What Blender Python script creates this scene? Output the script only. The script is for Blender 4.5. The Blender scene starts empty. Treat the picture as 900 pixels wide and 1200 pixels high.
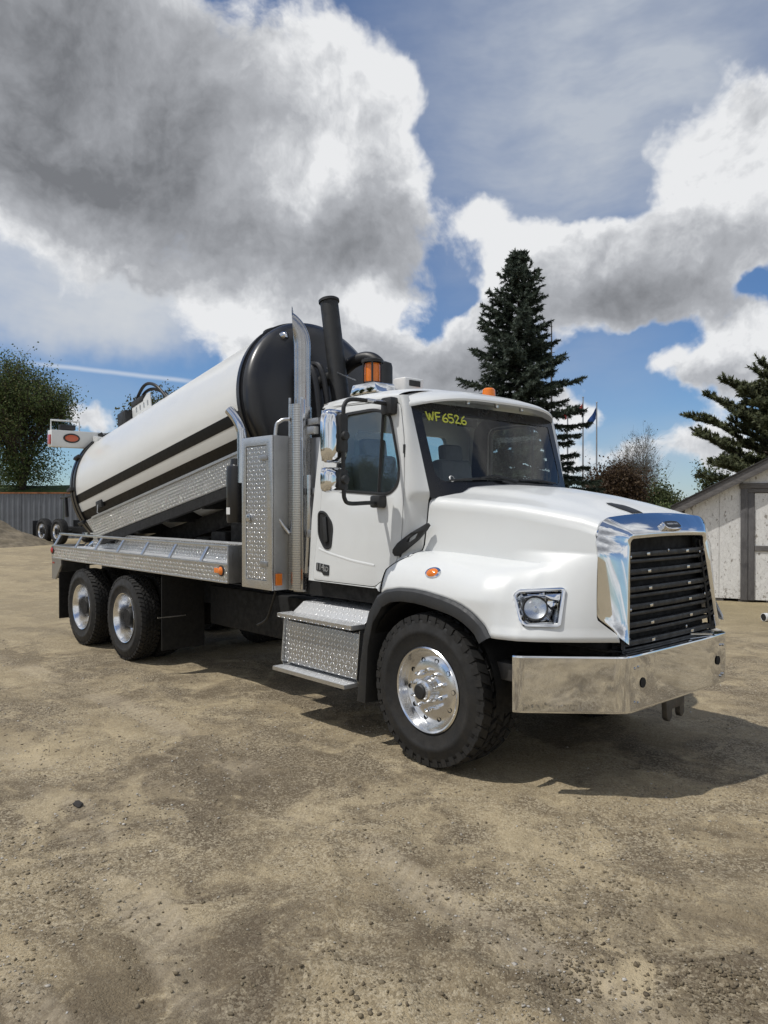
import bpy, bmesh, math, random
import numpy as np
from mathutils import Vector, Matrix, noise as mnoise

# ------------------------------------------------------------------ camera
R = math.radians
scene = bpy.context.scene
CAM = Vector((3.776, -5.18, 1.915))
FPX, CX, CY, HOR = 900.0, 450.0, 600.0, 593.0
AZ = R(138.0)
PITCH = math.atan((CY - HOR) / FPX)
F0 = Vector((math.cos(AZ), math.sin(AZ), 0)); RT = Vector((math.sin(AZ), -math.cos(AZ), 0)); UP = Vector((0, 0, 1))
FW = F0 * math.cos(PITCH) - UP * math.sin(PITCH); UU = UP * math.cos(PITCH) + F0 * math.sin(PITCH)
cam_data = bpy.data.cameras.new('camera')
cam_data.sensor_fit = 'VERTICAL'; cam_data.sensor_height = 36.0
cam_data.lens = 36.0 * FPX / 1200.0
cam_data.clip_start = 0.05; cam_data.clip_end = 3000.0
cam = bpy.data.objects.new('camera', cam_data)
cam.location = CAM
cam.rotation_euler = (math.pi / 2 - PITCH, 0, AZ - math.pi / 2)
scene.collection.objects.link(cam); scene.camera = cam

def ray(u, v): return FW + RT * ((u - CX) / FPX) + UU * ((CY - v) / FPX)
def at(u, v, ax, val):                       # the point of a pixel's ray on the plane axis = val
    d = ray(u, v); t = (val - CAM[ax]) / d[ax]; return CAM + d * t
def atd(u, v, depth): return CAM + ray(u, v) * depth

# ------------------------------------------------------------------ sun, exposure
SUN = Vector((-0.27, -0.50, 1.0)).normalized()        # towards the sun
sun_data = bpy.data.lights.new('sun', 'SUN'); sun_data.energy = 3.0; sun_data.angle = R(0.6); sun_data.color = (1.0, 0.965, 0.91)
sun = bpy.data.objects.new('sun', sun_data); sun.rotation_euler = SUN.to_track_quat('Z', 'Y').to_euler(); sun.location = (0, 0, 30)
scene.collection.objects.link(sun)
vs = scene.view_settings
vs.view_transform = 'Standard'; vs.look = 'None'; vs.exposure = 0.0; vs.gamma = 1.0; vs.use_curve_mapping = False
scene.cycles.use_denoising = True
scene.cycles.max_bounces = 8; scene.cycles.transparent_max_bounces = 12
scene.cycles.sample_clamp_indirect = 6.0

# ------------------------------------------------------------------ sky: Nishita air with cumulus clouds over the whole dome
world = bpy.data.worlds.new('World'); scene.world = world; world.use_nodes = True
wt = world.node_tree; wt.nodes.clear()
class NT:
    def __init__(s, t): s.t = t
    def put(s, sock, v):
        if isinstance(v, bpy.types.NodeSocket): s.t.links.new(v, sock)
        elif isinstance(v, (tuple, list, Vector)) and sock.type == 'RGBA' and len(v) == 3: sock.default_value = (*v, 1)
        else: sock.default_value = v
    def node(s, typ, **kw):
        n = s.t.nodes.new(typ)
        for k, v in kw.items(): setattr(n, k, v)
        return n
    def m(s, op, a, b=None, c=None, clamp=False):
        n = s.node('ShaderNodeMath', operation=op, use_clamp=clamp); s.put(n.inputs[0], a)
        if b is not None: s.put(n.inputs[1], b)
        if c is not None: s.put(n.inputs[2], c)
        return n.outputs[0]
    def v(s, op, a, b=None, sc=None):
        n = s.node('ShaderNodeVectorMath', operation=op); s.put(n.inputs[0], a)
        if b is not None: s.put(n.inputs[1], b)
        if sc is not None: s.put(n.inputs['Scale'], sc)
        return n.outputs['Value'] if op in ('DISTANCE', 'DOT_PRODUCT', 'LENGTH') else n.outputs[0]
    def mr(s, x, a, b, c=0.0, d=1.0, typ='SMOOTHSTEP'):
        n = s.node('ShaderNodeMapRange', interpolation_type=typ); n.clamp = True if typ == 'LINEAR' else n.clamp
        for i, val in enumerate((x, a, b, c, d)): s.put(n.inputs[i], val)
        return n.outputs[0]
    def noise(s, vec, scale, detail=4, rough=0.5, dist=0.0, lac=2.0, col=False, typ='FBM'):
        n = s.node('ShaderNodeTexNoise', noise_dimensions='3D', noise_type=typ)
        if vec is not None: s.put(n.inputs['Vector'], vec)
        s.put(n.inputs['Scale'], scale); s.put(n.inputs['Detail'], detail); s.put(n.inputs['Roughness'], rough); s.put(n.inputs['Distortion'], dist); s.put(n.inputs['Lacunarity'], lac)
        return n.outputs['Color'] if col else n.outputs['Fac']
    def vor(s, vec, scale, feat='F1', out='Distance', rand=1.0):
        n = s.node('ShaderNodeTexVoronoi', feature=feat); s.put(n.inputs['Vector'], vec); s.put(n.inputs['Scale'], scale); s.put(n.inputs['Randomness'], rand)
        return n.outputs[out]
    def mix(s, f, a, b, bt='MIX'):
        n = s.node('ShaderNodeMix', data_type='RGBA', blend_type=bt); s.put(n.inputs[0], f); s.put(n.inputs[6], a); s.put(n.inputs[7], b)
        return n.outputs[2]
    def ramp(s, x, stops, interp='LINEAR'):
        n = s.node('ShaderNodeValToRGB'); s.put(n.inputs[0], x); cr = n.color_ramp; cr.interpolation = interp
        while len(cr.elements) > 1: cr.elements.remove(cr.elements[-1])
        for i, (p, c) in enumerate(stops):
            e = cr.elements[0] if i == 0 else cr.elements.new(p)
            e.position = p; e.color = (*c, 1) if len(c) == 3 else c
        return n.outputs[0]
    def xyz(s, x, y, z):
        n = s.node('ShaderNodeCombineXYZ'); s.put(n.inputs[0], x); s.put(n.inputs[1], y); s.put(n.inputs[2], z); return n.outputs[0]
    def sep(s, v):
        n = s.node('ShaderNodeSeparateXYZ'); s.put(n.inputs[0], v); return n.outputs
W = NT(wt)
SKY_STRENGTH = 0.09
nish = W.node('ShaderNodeTexSky', sky_type='NISHITA', sun_disc=False)
nish.sun_elevation = math.asin(SUN.z); nish.sun_rotation = math.atan2(SUN.x, SUN.y)
nish.altitude = 600; nish.air_density = 1.0; nish.dust_density = 0.15; nish.ozone_density = 3.0
def sdir(u, v):
    return ray(u, v).normalized()
dirv = W.node('ShaderNodeTexCoord').outputs['Generated']
warp1 = W.v('SCALE', W.v('SUBTRACT', W.noise(dirv, 3.2, 2, 0.55, col=True), (0.5, 0.5, 0.5)), sc=0.22)
warp2 = W.v('SCALE', W.v('SUBTRACT', W.noise(dirv, 11.0, 4, 0.6, col=True), (0.5, 0.5, 0.5)), sc=0.085)
pw = W.v('ADD', dirv, W.v('ADD', warp1, warp2)); pb = W.v('ADD', dirv, W.v('ADD', W.v('SCALE', warp1, sc=0.42), warp2))
def blobs(lst, vec):
    acc = None
    for (u, v, r, w, asp) in lst:
        c = sdir(u, v); rr = r / FPX * c.dot(F0)
        sc = Vector((1, 1, asp))
        p = W.v('MULTIPLY', vec, sc) if asp != 1 else vec
        d = W.v('DISTANCE', p, Vector((c.x, c.y, c.z * asp)))
        x = W.mr(d, 0.0, rr * 1.35, w, 0.0)
        acc = x if acc is None else W.m('ADD', acc, x)
    return acc
# cumulus masses (centre and radius as seen from the yard, weight, flatness)
cover = [(10, 50, 230, 1.1, 1.2), (130, 170, 180, .9, 1.4), (300, 140, 140, .8, 1), (380, 225, 150, .9, 1.1), (425, 105, 95, .8, 1), (470, 200, 85, .7, 1),
         (420, 295, 110, .6, 1.6), (20, 215, 150, .6, 1.8), (0, 310, 150, .42, 3.0), (150, 322, 130, .46, 3.0), (240, 340, 80, .35, 2.0), (230, 260, 110, .6, 1.5),
         (290, 368, 85, .95, 1.2), (380, 420, 120, .9, 1.2), (480, 430, 130, .95, 1.3), (570, 410, 110, .8, 1.3), (630, 300, 95, 1.0, 1.3), (565, 222, 48, .95, 1.2), (600, 190, 26, .6, .8), (600, 260, 60, .5, 1.2),
         (720, 330, 140, .9, 1.6), (820, 310, 150, .95, 1.4), (890, 220, 140, .95, 1.0), (870, 120, 90, .6, 1.0), (700, 262, 50, .5, 1.2),
         (850, 430, 90, .95, 1.5), (770, 418, 42, .7, 1.4), (900, 440, 90, .8, 1.3), (650, 482, 55, .9, 1.6), (810, 535, 80, .8, 1.8), (890, 550, 80, .6, 1.8), (620, 540, 80, .6, 2), (720, 545, 60, .4, 2),
         (105, 498, 40, .75, 2),
         (650, 110, 160, -.8, 1.2), (735, 222, 58, -.8, 1.0), (120, 425, 130, -.9, 2.6), (760, 396, 80, -.75, 2.4), (700, 440, 60, -.5, 1.5), (548, 320, 40, -.7, 1.5), (388, 186, 34, -.75, 1.3), (570, 60, 110, -.5, 1), (490, 375, 40, -.8, 1), (890, 338, 46, -.85, 2)]
dark = [(285, 372, 80, -.35, 1.4), (440, 345, 70, -.22, 2.0), (610, 265, 80, -.35, 1.3), (565, 215, 50, -.3, 1), (870, 190, 110, -.2, 1), (850, 405, 70, -.25, 1.8), (450, 120, 90, -.22, 1), (40, 60, 190, .50, 1.2), (100, 225, 170, .54, 2.4), (310, 292, 130, .60, 2.2), (450, 285, 100, .42, 1.6), (240, 80, 110, .30, 1), (390, 200, 120, .16, 1.0), (20, 20, 120, .2, 1), (230, 200, 110, .25, 1.4),
        (690, 350, 100, .34, 2.6), (820, 345, 130, .38, 2.4), (890, 270, 80, .2, 1.5), (470, 450, 110, .30, 1.6), (590, 425, 90, .38, 1.5), (840, 460, 70, .35, 2.4), (870, 140, 80, .2, 1), (300, 410, 60, .15, 1.6), (200, 345, 90, .15, 3)]
veil = [(640, 110, 280, .85, 1.0), (800, 50, 230, .80, 1.0), (90, 320, 190, .9, 2.2), (110, 385, 170, .5, 3.6), (700, 440, 130, .35, 2.2), (720, 560, 150, .6, 2.0), (100, 480, 160, .3, 3)]
big = W.noise(dirv, 2.1, 2, 0.5)
vd = W.v('DISTANCE', dirv, sdir(450, 330))
outside = W.mr(vd, 0.75, 1.15, 0.0, 1.0)
base_cov = W.m('MULTIPLY', outside, W.mr(big, 0.33, 0.58, -0.1, 1.0))
def detail(vec, vec0):
    x = W.m('MULTIPLY', W.m('SUBTRACT', W.noise(vec, 6.5, 6, 0.62), 0.5), 2.5)
    b1 = W.vor(W.v('ADD', vec0, W.v('SCALE', warp2, sc=1.3)), 13.0)
    return W.m('ADD', x, W.m('MULTIPLY', W.m('SUBTRACT', 0.45, b1), 0.38))
pd = W.v('ADD', dirv, W.v('ADD', W.v('SCALE', warp1, sc=0.5), W.v('SCALE', warp2, sc=0.4)))
det = detail(pd, dirv)
cov = W.m('ADD', W.m('ADD', blobs(cover, pb), base_cov), det)
alpha = W.mr(cov, 0.22, 0.72)
# light from the sun side: the same relief looked up a little way towards the sun
lo = SUN - sdir(450, 300) * SUN.dot(sdir(450, 300)); lo.normalize()
det2 = detail(W.v('ADD', pd, tuple(lo * 0.035)), W.v('ADD', dirv, tuple(lo * 0.02)))
emb = W.m('MULTIPLY', W.m('SUBTRACT', det2, det), 0.50)
fine1 = W.noise(pd, 24.0, 4, 0.62); fine2 = W.noise(W.v('ADD', pd, tuple(lo * 0.010)), 24.0, 4, 0.62)
emb = W.m('ADD', emb, W.m('MULTIPLY', W.m('SUBTRACT', fine2, fine1), 0.40))
thick = W.m('MULTIPLY', W.mr(cov, 0.45, 1.6, typ='LINEAR'), 0.22)
lump = W.m('MULTIPLY', W.m('SUBTRACT', W.noise(pw, 3.6, 5, 0.55), 0.5), 0.9)
dk_out = W.m('MULTIPLY', outside, W.mr(big, 0.5, 0.75, 0.0, 0.55))
sh = W.m('ADD', W.m('ADD', W.m('ADD', blobs(dark, pb), lump), dk_out), W.m('ADD', thick, emb))
sh = W.m('MULTIPLY', sh, W.mr(cov, 0.3, 0.75, 0.55, 1.0))
ccol = W.ramp(sh, [(0.0, (.82, .83, .845)), (.14, (.64, .655, .68)), (.34, (.44, .455, .485)), (.62, (.315, .327, .352)), (.95, (.185, .193, .21))])
streak = W.noise(W.v('MULTIPLY', W.v('ADD', dirv, W.v('SCALE', warp1, sc=0.35)), (1, 1, 3.0)), 4.2, 5, 0.6)
va = W.m('MULTIPLY', W.m('ADD', blobs(veil, pb), W.m('MULTIPLY', outside, 0.3)), W.mr(streak, 0.25, 0.75, 0.45, 1.0), clamp=True)
# a thin vapour trail
c1, c2 = sdir(48, 427), sdir(222, 447); tn = c1.cross(c2).normalized(); tm = (c1 + c2).normalized()
td = W.m('ABSOLUTE', W.v('DOT_PRODUCT', W.v('ADD', dirv, W.v('SCALE', warp2, sc=0.05)), tn))
trail = W.m('MULTIPLY', W.mr(td, 0.0, 0.0045, 0.5, 0.0), W.mr(W.v('DISTANCE', dirv, tm), 0.07, 0.115, 1.0, 0.0))
nsk = W.v('SCALE', nish.outputs[0], sc=SKY_STRENGTH)
nsk = W.v('MULTIPLY', nsk, (0.70, 0.88, 1.08))
skyc = W.mix(va, nsk, (.47, .515, .59))
hz = W.m('MULTIPLY', blobs([(40, 305, 210, .95, 2.2), (190, 335, 130, .8, 2.0), (110, 390, 150, .35, 4.0)], pb), W.mr(streak, 0.25, 0.7, 0.55, 1.0), clamp=True)
skyc = W.mix(hz, skyc, (.60, .63, .67))
skyc = W.mix(trail, skyc, (.75, .78, .82))
skyc = W.mix(alpha, skyc, ccol)
bg = W.node('ShaderNodeBackground'); W.put(bg.inputs[0], W.v('SCALE', skyc, sc=1.0 / SKY_STRENGTH)); bg.inputs[1].default_value = SKY_STRENGTH
wo = W.node('ShaderNodeOutputWorld'); wt.links.new(bg.outputs[0], wo.inputs[0])
world.cycles.sampling_method = 'MANUAL'; world.cycles.sample_map_resolution = 512

# ------------------------------------------------------------------ materials
def new_mat(name):
    m = bpy.data.materials.new(name); m.use_nodes = True
    t = NT(m.node_tree); b = m.node_tree.nodes['Principled BSDF']
    return m, t, b
def setp(t, b, **kw):
    names = dict(color='Base Color', rough='Roughness', metal='Metallic', ior='IOR', coat='Coat Weight', coatr='Coat Roughness', spec='Specular IOR Level', trans='Transmission Weight', alpha='Alpha', normal='Normal', emit='Emission Color', emits='Emission Strength', sheen='Sheen Weight', sss='Subsurface Weight')
    for k, v in kw.items(): t.put(b.inputs[names[k]], v)
def bump(t, h, strength=0.3, dist=0.01, normal=None):
    n = t.node('ShaderNodeBump'); t.put(n.inputs['Height'], h); n.inputs['Strength'].default_value = strength; n.inputs['Distance'].default_value = dist
    if normal is not None: t.put(n.inputs['Normal'], normal)
    return n.outputs[0]
def oco(t): return t.node('ShaderNodeTexCoord').outputs['Object']
def simple(name, col, rough=0.5, metal=0.0, var=0.12, scale=6.0, bumps=0.0, bscale=60.0, rvar=0.15, dust=0.0, **kw):
    m, t, b = new_mat(name); o = oco(t)
    n = t.noise(o, scale, 5, 0.6)
    c = t.mix(t.mr(n, 0.3, 0.7), tuple(x * (1 - var) for x in col), tuple(min(1, x * (1 + var)) for x in col))
    if dust > 0:
        g = t.node('ShaderNodeNewGeometry'); z = t.sep(g.outputs['Position'])[2]
        dn = t.m('MULTIPLY', t.mr(t.noise(o, 9.0, 6, 0.65), 0.35, 0.75), t.mr(z, 0.05, 1.3, dust, dust * 0.25))
        c = t.mix(dn, c, (.22, .18, .125))
    rr = t.mr(t.noise(o, scale * 2.3, 4, 0.6), 0.3, 0.7, max(0.02, rough - rvar * rough), min(1, rough + rvar * rough + (0.1 if dust else 0)))
    setp(t, b, color=c, rough=rr, metal=metal, **kw)
    if bumps: setp(t, b, normal=bump(t, t.noise(o, bscale, 4, 0.6), bumps, 0.004))
    return m
M = {}
def paint(name, col, coat=0.45):
    m, t, b = new_mat(name); o = oco(t)
    n = t.noise(o, 2.5, 5, 0.6)
    g = t.node('ShaderNodeNewGeometry'); z = t.sep(g.outputs['Position'])[2]
    dirt = t.m('MULTIPLY', t.mr(t.noise(o, 14.0, 6, 0.65), 0.42, 0.8), t.mr(z, 0.9, 1.9, 0.06, 0.0))
    c = t.mix(t.mr(n, 0.3, 0.7), tuple(x * 0.97 for x in col), col)
    c = t.mix(dirt, c, (.35, .30, .22))
    setp(t, b, color=c, rough=t.mr(t.noise(o, 7.0, 5, 0.6), 0.3, 0.7, 0.32, 0.42), coat=coat, coatr=0.10, normal=bump(t, t.noise(o, 3.0, 2, 0.5), 0.02, 0.02))
    return m
M['white'] = paint('white_paint', (.695, .71, .705))
M['cream'] = paint('white_tank_paint', (.70, .705, .685))
M['black_paint'] = paint('black_paint', (.008, .008, .009), 0.35)
M['black_paint'].node_tree.nodes['Principled BSDF'].inputs['Coat Roughness'].default_value = 0.22
M['stripe'] = simple('black_stripe', (.004, .004, .0045), 0.4, spec=.2)
M['stripe_dark'] = simple('brown_black_stripe', (.007, .006, .0055), 0.45, spec=.2)
M['plastic'] = simple('black_plastic', (.018, .019, .020), 0.48, bumps=0.08, dust=0.04)
M['flare'] = simple('charcoal_plastic', (.030, .032, .035), 0.55, bumps=0.06, dust=0.04)
M['rubber'] = simple('tyre_rubber', (.011, .0108, .0105), 0.7, var=0.2, bumps=0.10, dust=0.07)
M['frame'] = simple('black_chassis', (.004, .004, .004), 0.7, dust=0.015)
M['seal'] = simple('black_glass_band', (.006, .006, .007), 0.25)
M['seam'] = simple('dark_seam', (.01, .01, .01), 0.8)
M['interior'] = simple('dark_interior', (.12, .124, .13), 0.7)
M['liner'] = simple('grey_headliner', (.30, .30, .30), .9)
M['seat'] = simple('grey_seat_cloth', (.24, .248, .26), 0.85, bumps=0.1)
M['hose'] = simple('black_hose', (.012, .012, .013), 0.45)
M['steel'] = simple('dark_steel', (.10, .095, .09), 0.5, metal=0.8, dust=0.2)
M['yellow'] = simple('yellow_marker', (.62, .66, .10), 0.6)
M['galv'] = simple('galvanised', (.33, .34, .36), 0.5, metal=0.6)
M['olive'] = simple('olive_box', (.075, .085, .03), 0.6)
M['lettering'] = simple('silver_lettering', (.62, .63, .64), 0.3, metal=0.7)
def metal(name, col, rough, scale=(1, 1, 60), b_=0.03, rv=0.25):
    m, t, b = new_mat(name); o = oco(t)
    n = t.noise(t.v('MULTIPLY', o, scale), 8.0, 5, 0.6)
    s = t.noise(o, 5.0, 5, 0.65)
    setp(t, b, color=t.mix(t.mr(s, 0.35, 0.8), col, tuple(x * 0.86 for x in col)), metal=1.0, rough=t.m('ADD', t.mr(n, 0.3, 0.7, rough * (1 - rv), rough * (1 + rv)), t.m('MULTIPLY', t.mr(s, 0.5, 0.8), rough * 0.5)), normal=bump(t, n, b_, 0.003))
    return m
M['chrome'] = metal('chrome', (.80, .81, .825), 0.03, (1, 1, 1), 0.006)
M['chrome2'] = metal('polished_steel', (.60, .61, .63), 0.14, (1, 1, 14), 0.02)
M['stack'] = metal('dull_chrome', (.46, .455, .45), 0.26, (1, 1, 6), 0.02)
M['alu'] = metal('brushed_aluminium', (.64, .65, .66), 0.32, (1, 1, 40), 0.04)
M['alu_dark'] = metal('weathered_aluminium', (.45, .455, .46), 0.40, (30, 30, 1), 0.04)
M['rim'] = metal('polished_rim', (.86, .865, .87), 0.2, (1, 1, 1), 0.02)
def diamond(name, ax, pitch=0.042, col=(.52, .525, .53), rough=0.26, tilt=0.0, mtl=.85):
    m, t, b = new_mat(name); o = oco(t)
    if tilt:
        n_ = t.node('ShaderNodeVectorRotate', rotation_type='Y_AXIS'); t.put(n_.inputs['Vector'], o); n_.inputs['Angle'].default_value = tilt; o = n_.outputs[0]
    s = t.sep(o); u, v = s[ax[0]], s[ax[1]]
    u = t.m('DIVIDE', u, pitch); v = t.m('DIVIDE', v, pitch)
    ck = t.m('FLOORED_MODULO', t.m('ADD', t.m('FLOOR', u), t.m('FLOOR', v)), 2.0)
    fu = t.m('SUBTRACT', t.m('FRACT', u), 0.5); fv = t.m('SUBTRACT', t.m('FRACT', v), 0.5)
    a = t.m('MULTIPLY', t.m('ADD', fu, fv), 0.7071); c = t.m('MULTIPLY', t.m('SUBTRACT', fu, fv), 0.7071)
    inv = t.m('SUBTRACT', 1.0, ck)
    p = t.m('ADD', t.m('MULTIPLY', a, ck), t.m('MULTIPLY', c, inv)); q = t.m('ADD', t.m('MULTIPLY', c, ck), t.m('MULTIPLY', a, inv))
    e = t.m('ADD', t.m('POWER', t.m('DIVIDE', p, 0.52), 2.0), t.m('POWER', t.m('DIVIDE', q, 0.17), 2.0))
    h = t.mr(e, 0.15, 1.0, 1.0, 0.0)
    w = t.noise(o, 4.0, 5, 0.65)
    setp(t, b, color=t.mix(h, t.mix(t.mr(w, 0.35, 0.75), col, tuple(x * 0.8 for x in col)), tuple(min(1, x * 1.75) for x in col)), metal=mtl,  # raised bumps coloured lighter, a painted stand-in for their reflected glint
         rough=t.m('ADD', t.mr(h, 0.0, 1.0, rough, rough * 0.6), t.m('MULTIPLY', t.mr(w, 0.4, 0.8), 0.12)), normal=bump(t, h, 1.0, 0.006))
    return m
M['dia_xz'] = diamond('diamond_plate_side', (0, 2))
M['dia_xy'] = diamond('diamond_plate_top', (0, 1), col=(.60, .61, .615), rough=0.36, mtl=.4)
M['dia_tank'] = diamond('diamond_plate_skirt', (0, 2), 0.040, col=(.52, .515, .50), tilt=R(10.5))
def perf(name):
    m, t, b = new_mat(name); o = oco(t); s = t.sep(o)
    ang = t.m('MULTIPLY', t.m('ARCTAN2', s[1], s[0]), 14.0); z = t.m('DIVIDE', s[2], 0.022)
    ang2 = t.m('ADD', ang, t.m('MULTIPLY', t.m('FLOORED_MODULO', t.m('FLOOR', z), 2.0), 0.5))
    fu = t.m('SUBTRACT', t.m('FRACT', ang2), 0.5); fv = t.m('SUBTRACT', t.m('FRACT', z), 0.5)
    d = t.m('ADD', t.m('POWER', t.m('MULTIPLY', fu, 1.3), 2.0), t.m('POWER', fv, 2.0))
    hole = t.mr(d, 0.07, 0.10, 1.0, 0.0)
    setp(t, b, color=t.mix(hole, (.55, .545, .53), (.16, .155, .15)), metal=t.m('SUBTRACT', 1.0, hole), rough=0.22, normal=bump(t, hole, -0.5, 0.003))
    return m
M['perf'] = perf('perforated_shield')
def glassmat(name, tint, ior=1.55):
    m = bpy.data.materials.new(name); m.use_nodes = True; t = NT(m.node_tree); m.node_tree.nodes.clear()
    tr = t.node('ShaderNodeBsdfTransparent'); tr.inputs[0].default_value = (*tint, 1)
    gl = t.node('ShaderNodeBsdfGlossy'); gl.inputs[0].default_value = (1, 1, 1, 1); gl.inputs[1].default_value = 0.015
    o = oco(t); bn = bump(t, t.noise(o, 1.6, 2, 0.5), 0.05, 0.05); t.put(gl.inputs['Normal'], bn)
    g_ = t.node('ShaderNodeNewGeometry'); f0 = ((ior - 1) / (ior + 1)) ** 2
    co = t.m('ABSOLUTE', t.v('DOT_PRODUCT', g_.outputs['Normal'], g_.outputs['Incoming']))
    fr_ = t.m('ADD', f0, t.m('MULTIPLY', t.m('POWER', t.m('SUBTRACT', 1.0, co, clamp=True), 5.0), 1 - f0))
    mx = t.node('ShaderNodeMixShader'); t.put(mx.inputs[0], fr_)
    t.t.links.new(tr.outputs[0], mx.inputs[1]); t.t.links.new(gl.outputs[0], mx.inputs[2])
    out = t.node('ShaderNodeOutputMaterial'); t.t.links.new(mx.outputs[0], out.inputs[0])
    return m
M['glass'] = glassmat('windscreen_glass', (.84, .88, .87))
M['glass_side'] = glassmat('side_glass', (.86, .90, .89), 1.7)
def lens(name, col, rough=0.12):
    m, t, b = new_mat(name); o = oco(t)
    w = t.node('ShaderNodeTexWave', wave_type='BANDS', bands_direction='Z'); t.put(w.inputs['Vector'], o); w.inputs['Scale'].default_value = 30
    setp(t, b, color=col, rough=rough, coat=0.6, sss=0.0, normal=bump(t, w.outputs['Fac'], 0.25, 0.004))
    return m
M['amber'] = lens('amber_lens', (.80, .20, .012))
M['amber_red'] = lens('amber_red_lens', (.50, .075, .012))
M['red'] = lens('red_lens', (.45, .02, .015))
M['white_plastic'] = simple('white_plastic', (.70, .70, .69), 0.4)
M['clear'] = glassmat('headlight_lens', (.80, .82, .84))

# ------------------------------------------------------------------ mesh helpers
COL = scene.collection
class MB:
    def __init__(s): s.v = []; s.f = []
    def add(s, vs, fs):
        o = len(s.v); s.v += [tuple(p) for p in vs]; s.f += [tuple(i + o for i in f) for f in fs]; return s
    def box(s, c, d, rot=None):
        c = Vector(c); hx, hy, hz = d[0] / 2, d[1] / 2, d[2] / 2
        P = [Vector((x, y, z)) for z in (-hz, hz) for y in (-hy, hy) for x in (-hx, hx)]
        if rot is not None: P = [rot @ p for p in P]
        return s.add([c + p for p in P], [(0, 2, 3, 1), (4, 5, 7, 6), (0, 1, 5, 4), (2, 6, 7, 3), (0, 4, 6, 2), (1, 3, 7, 5)])
    def bb(s, x0, x1, y0, y1, z0, z1): return s.box(((x0 + x1) / 2, (y0 + y1) / 2, (z0 + z1) / 2), (abs(x1 - x0), abs(y1 - y0), abs(z1 - z0)))
    def bar(s, p, q, w, h, up=(0, 0, 1)):
        p, q = Vector(p), Vector(q); d = (q - p); L = d.length; d.normalize(); up = Vector(up)
        sd = d.cross(up)
        if sd.length < 1e-4: sd = d.cross(Vector((1, 0, 0)))
        sd.normalize(); u2 = sd.cross(d)
        rot = Matrix((d, sd, u2)).transposed()
        return s.box((p + q) / 2, (L, w, h), rot)
    def grid(s, rows, cu=False, cv=False):
        n, m = len(rows), len(rows[0]); fs = []
        for i in range(n if cv else n - 1):
            for j in range(m if cu else m - 1):
                a, b_ = i, (i + 1) % n; c, d = j, (j + 1) % m
                fs.append((a * m + c, a * m + d, b_ * m + d, b_ * m + c))
        return s.add([p for r in rows for p in r], fs)
    def tube(s, path, r, n=10, cap=True):
        path = [Vector(p) for p in path]; rows = []; k = len(path)
        t0 = (path[1] - path[0]).normalized(); u = t0.cross(Vector((0, 0, 1)))
        if u.length < 1e-3: u = t0.cross(Vector((1, 0, 0)))
        u.normalize()
        for i, p in enumerate(path):
            t_ = (path[min(i + 1, k - 1)] - path[max(i - 1, 0)]).normalized()
            u = (u - t_ * u.dot(t_)).normalized(); w = t_.cross(u)
            rr = r[i] if isinstance(r, (list, tuple)) else r
            rows.append([p + (u * math.cos(a) + w * math.sin(a)) * rr for a in [2 * math.pi * j / n for j in range(n)]])
        o = len(s.v); s.grid(rows, cu=True)
        if cap: s.f.append(tuple(o + j for j in range(n))[::-1]); s.f.append(tuple(o + (k - 1) * n + j for j in range(n)))
        return s
    def lathe(s, prof, n=32, o=(0, 0, 0), ax=(0, 0, 1), cap=False):
        ax = Vector(ax).normalized(); u = ax.orthogonal().normalized(); w = ax.cross(u); o = Vector(o)
        rows = [[o + ax * h + (u * math.cos(2 * math.pi * j / n) + w * math.sin(2 * math.pi * j / n)) * r for j in range(n)] for r, h in prof]
        k = len(s.v); s.grid(rows, cu=True)
        if cap:
            s.f.append(tuple(k + j for j in range(n))[::-1]); s.f.append(tuple(k + (len(prof) - 1) * n + j for j in range(n)))
        return s
    def prism(s, poly, fn, a, b):                 # poly of 2D points, fn(u, v, t) -> 3D
        n = len(poly)
        return s.add([fn(u, v, a) for u, v in poly] + [fn(u, v, b) for u, v in poly], [tuple(range(n))[::-1], tuple(range(n, 2 * n))] + [(i, (i + 1) % n, n + (i + 1) % n, n + i) for i in range(n)])
    def mesh(s, name, smooth=35, bevel=0.0, seg=2, recalc=True):
        me = bpy.data.meshes.new(name); me.from_pydata(s.v, [], s.f)
        if bevel or recalc:
            bm = bmesh.new(); bm.from_mesh(me)
            if bevel:
                bmesh.ops.remove_doubles(bm, verts=bm.verts, dist=1e-5)
            bmesh.ops.recalc_face_normals(bm, faces=bm.faces)
            if bevel:
                ed = [e for e in bm.edges if len(e.link_faces) == 2 and e.calc_face_angle(0) > R(28)]
                bmesh.ops.bevel(bm, geom=ed, offset=bevel, segments=seg, affect='EDGES', profile=0.6, clamp_overlap=True)
            bm.to_mesh(me); bm.free()
        if smooth:
            me.polygons.foreach_set('use_smooth', [True] * len(me.polygons)); me.set_sharp_from_angle(angle=R(smooth))
        return me
    def build(s, name, mat, parent=None, loc=None, **kw):
        return link(name, s.mesh(name, **kw), mat, parent, loc)
def link(name, me, mat, parent=None, loc=None):
    if mat is not None and not me.materials: me.materials.append(M[mat] if isinstance(mat, str) else mat)
    o = bpy.data.objects.new(name, me); COL.objects.link(o)
    if parent is not None: o.parent = parent
    if loc is not None: o.location = loc
    return o
def thing(name, label, cat, loc=(0, 0, 0), rz=0.0, group=None):
    o = bpy.data.objects.new(name, None); o.empty_display_size = 0.3; COL.objects.link(o); o.location = loc; o.rotation_euler = (0, 0, rz)
    return tag(o, label, cat, group)
def tag(o, label=None, cat=None, group=None, kind=None):
    for k, v in (('label', label), ('category', cat), ('group', group), ('kind', kind)):
        if v: o[k] = v
    return o
def copy_tree(o, parent=None):
    c = o.copy(); COL.objects.link(c); c.parent = parent
    for ch in list(o.children): copy_tree(ch, c)
    return c
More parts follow.
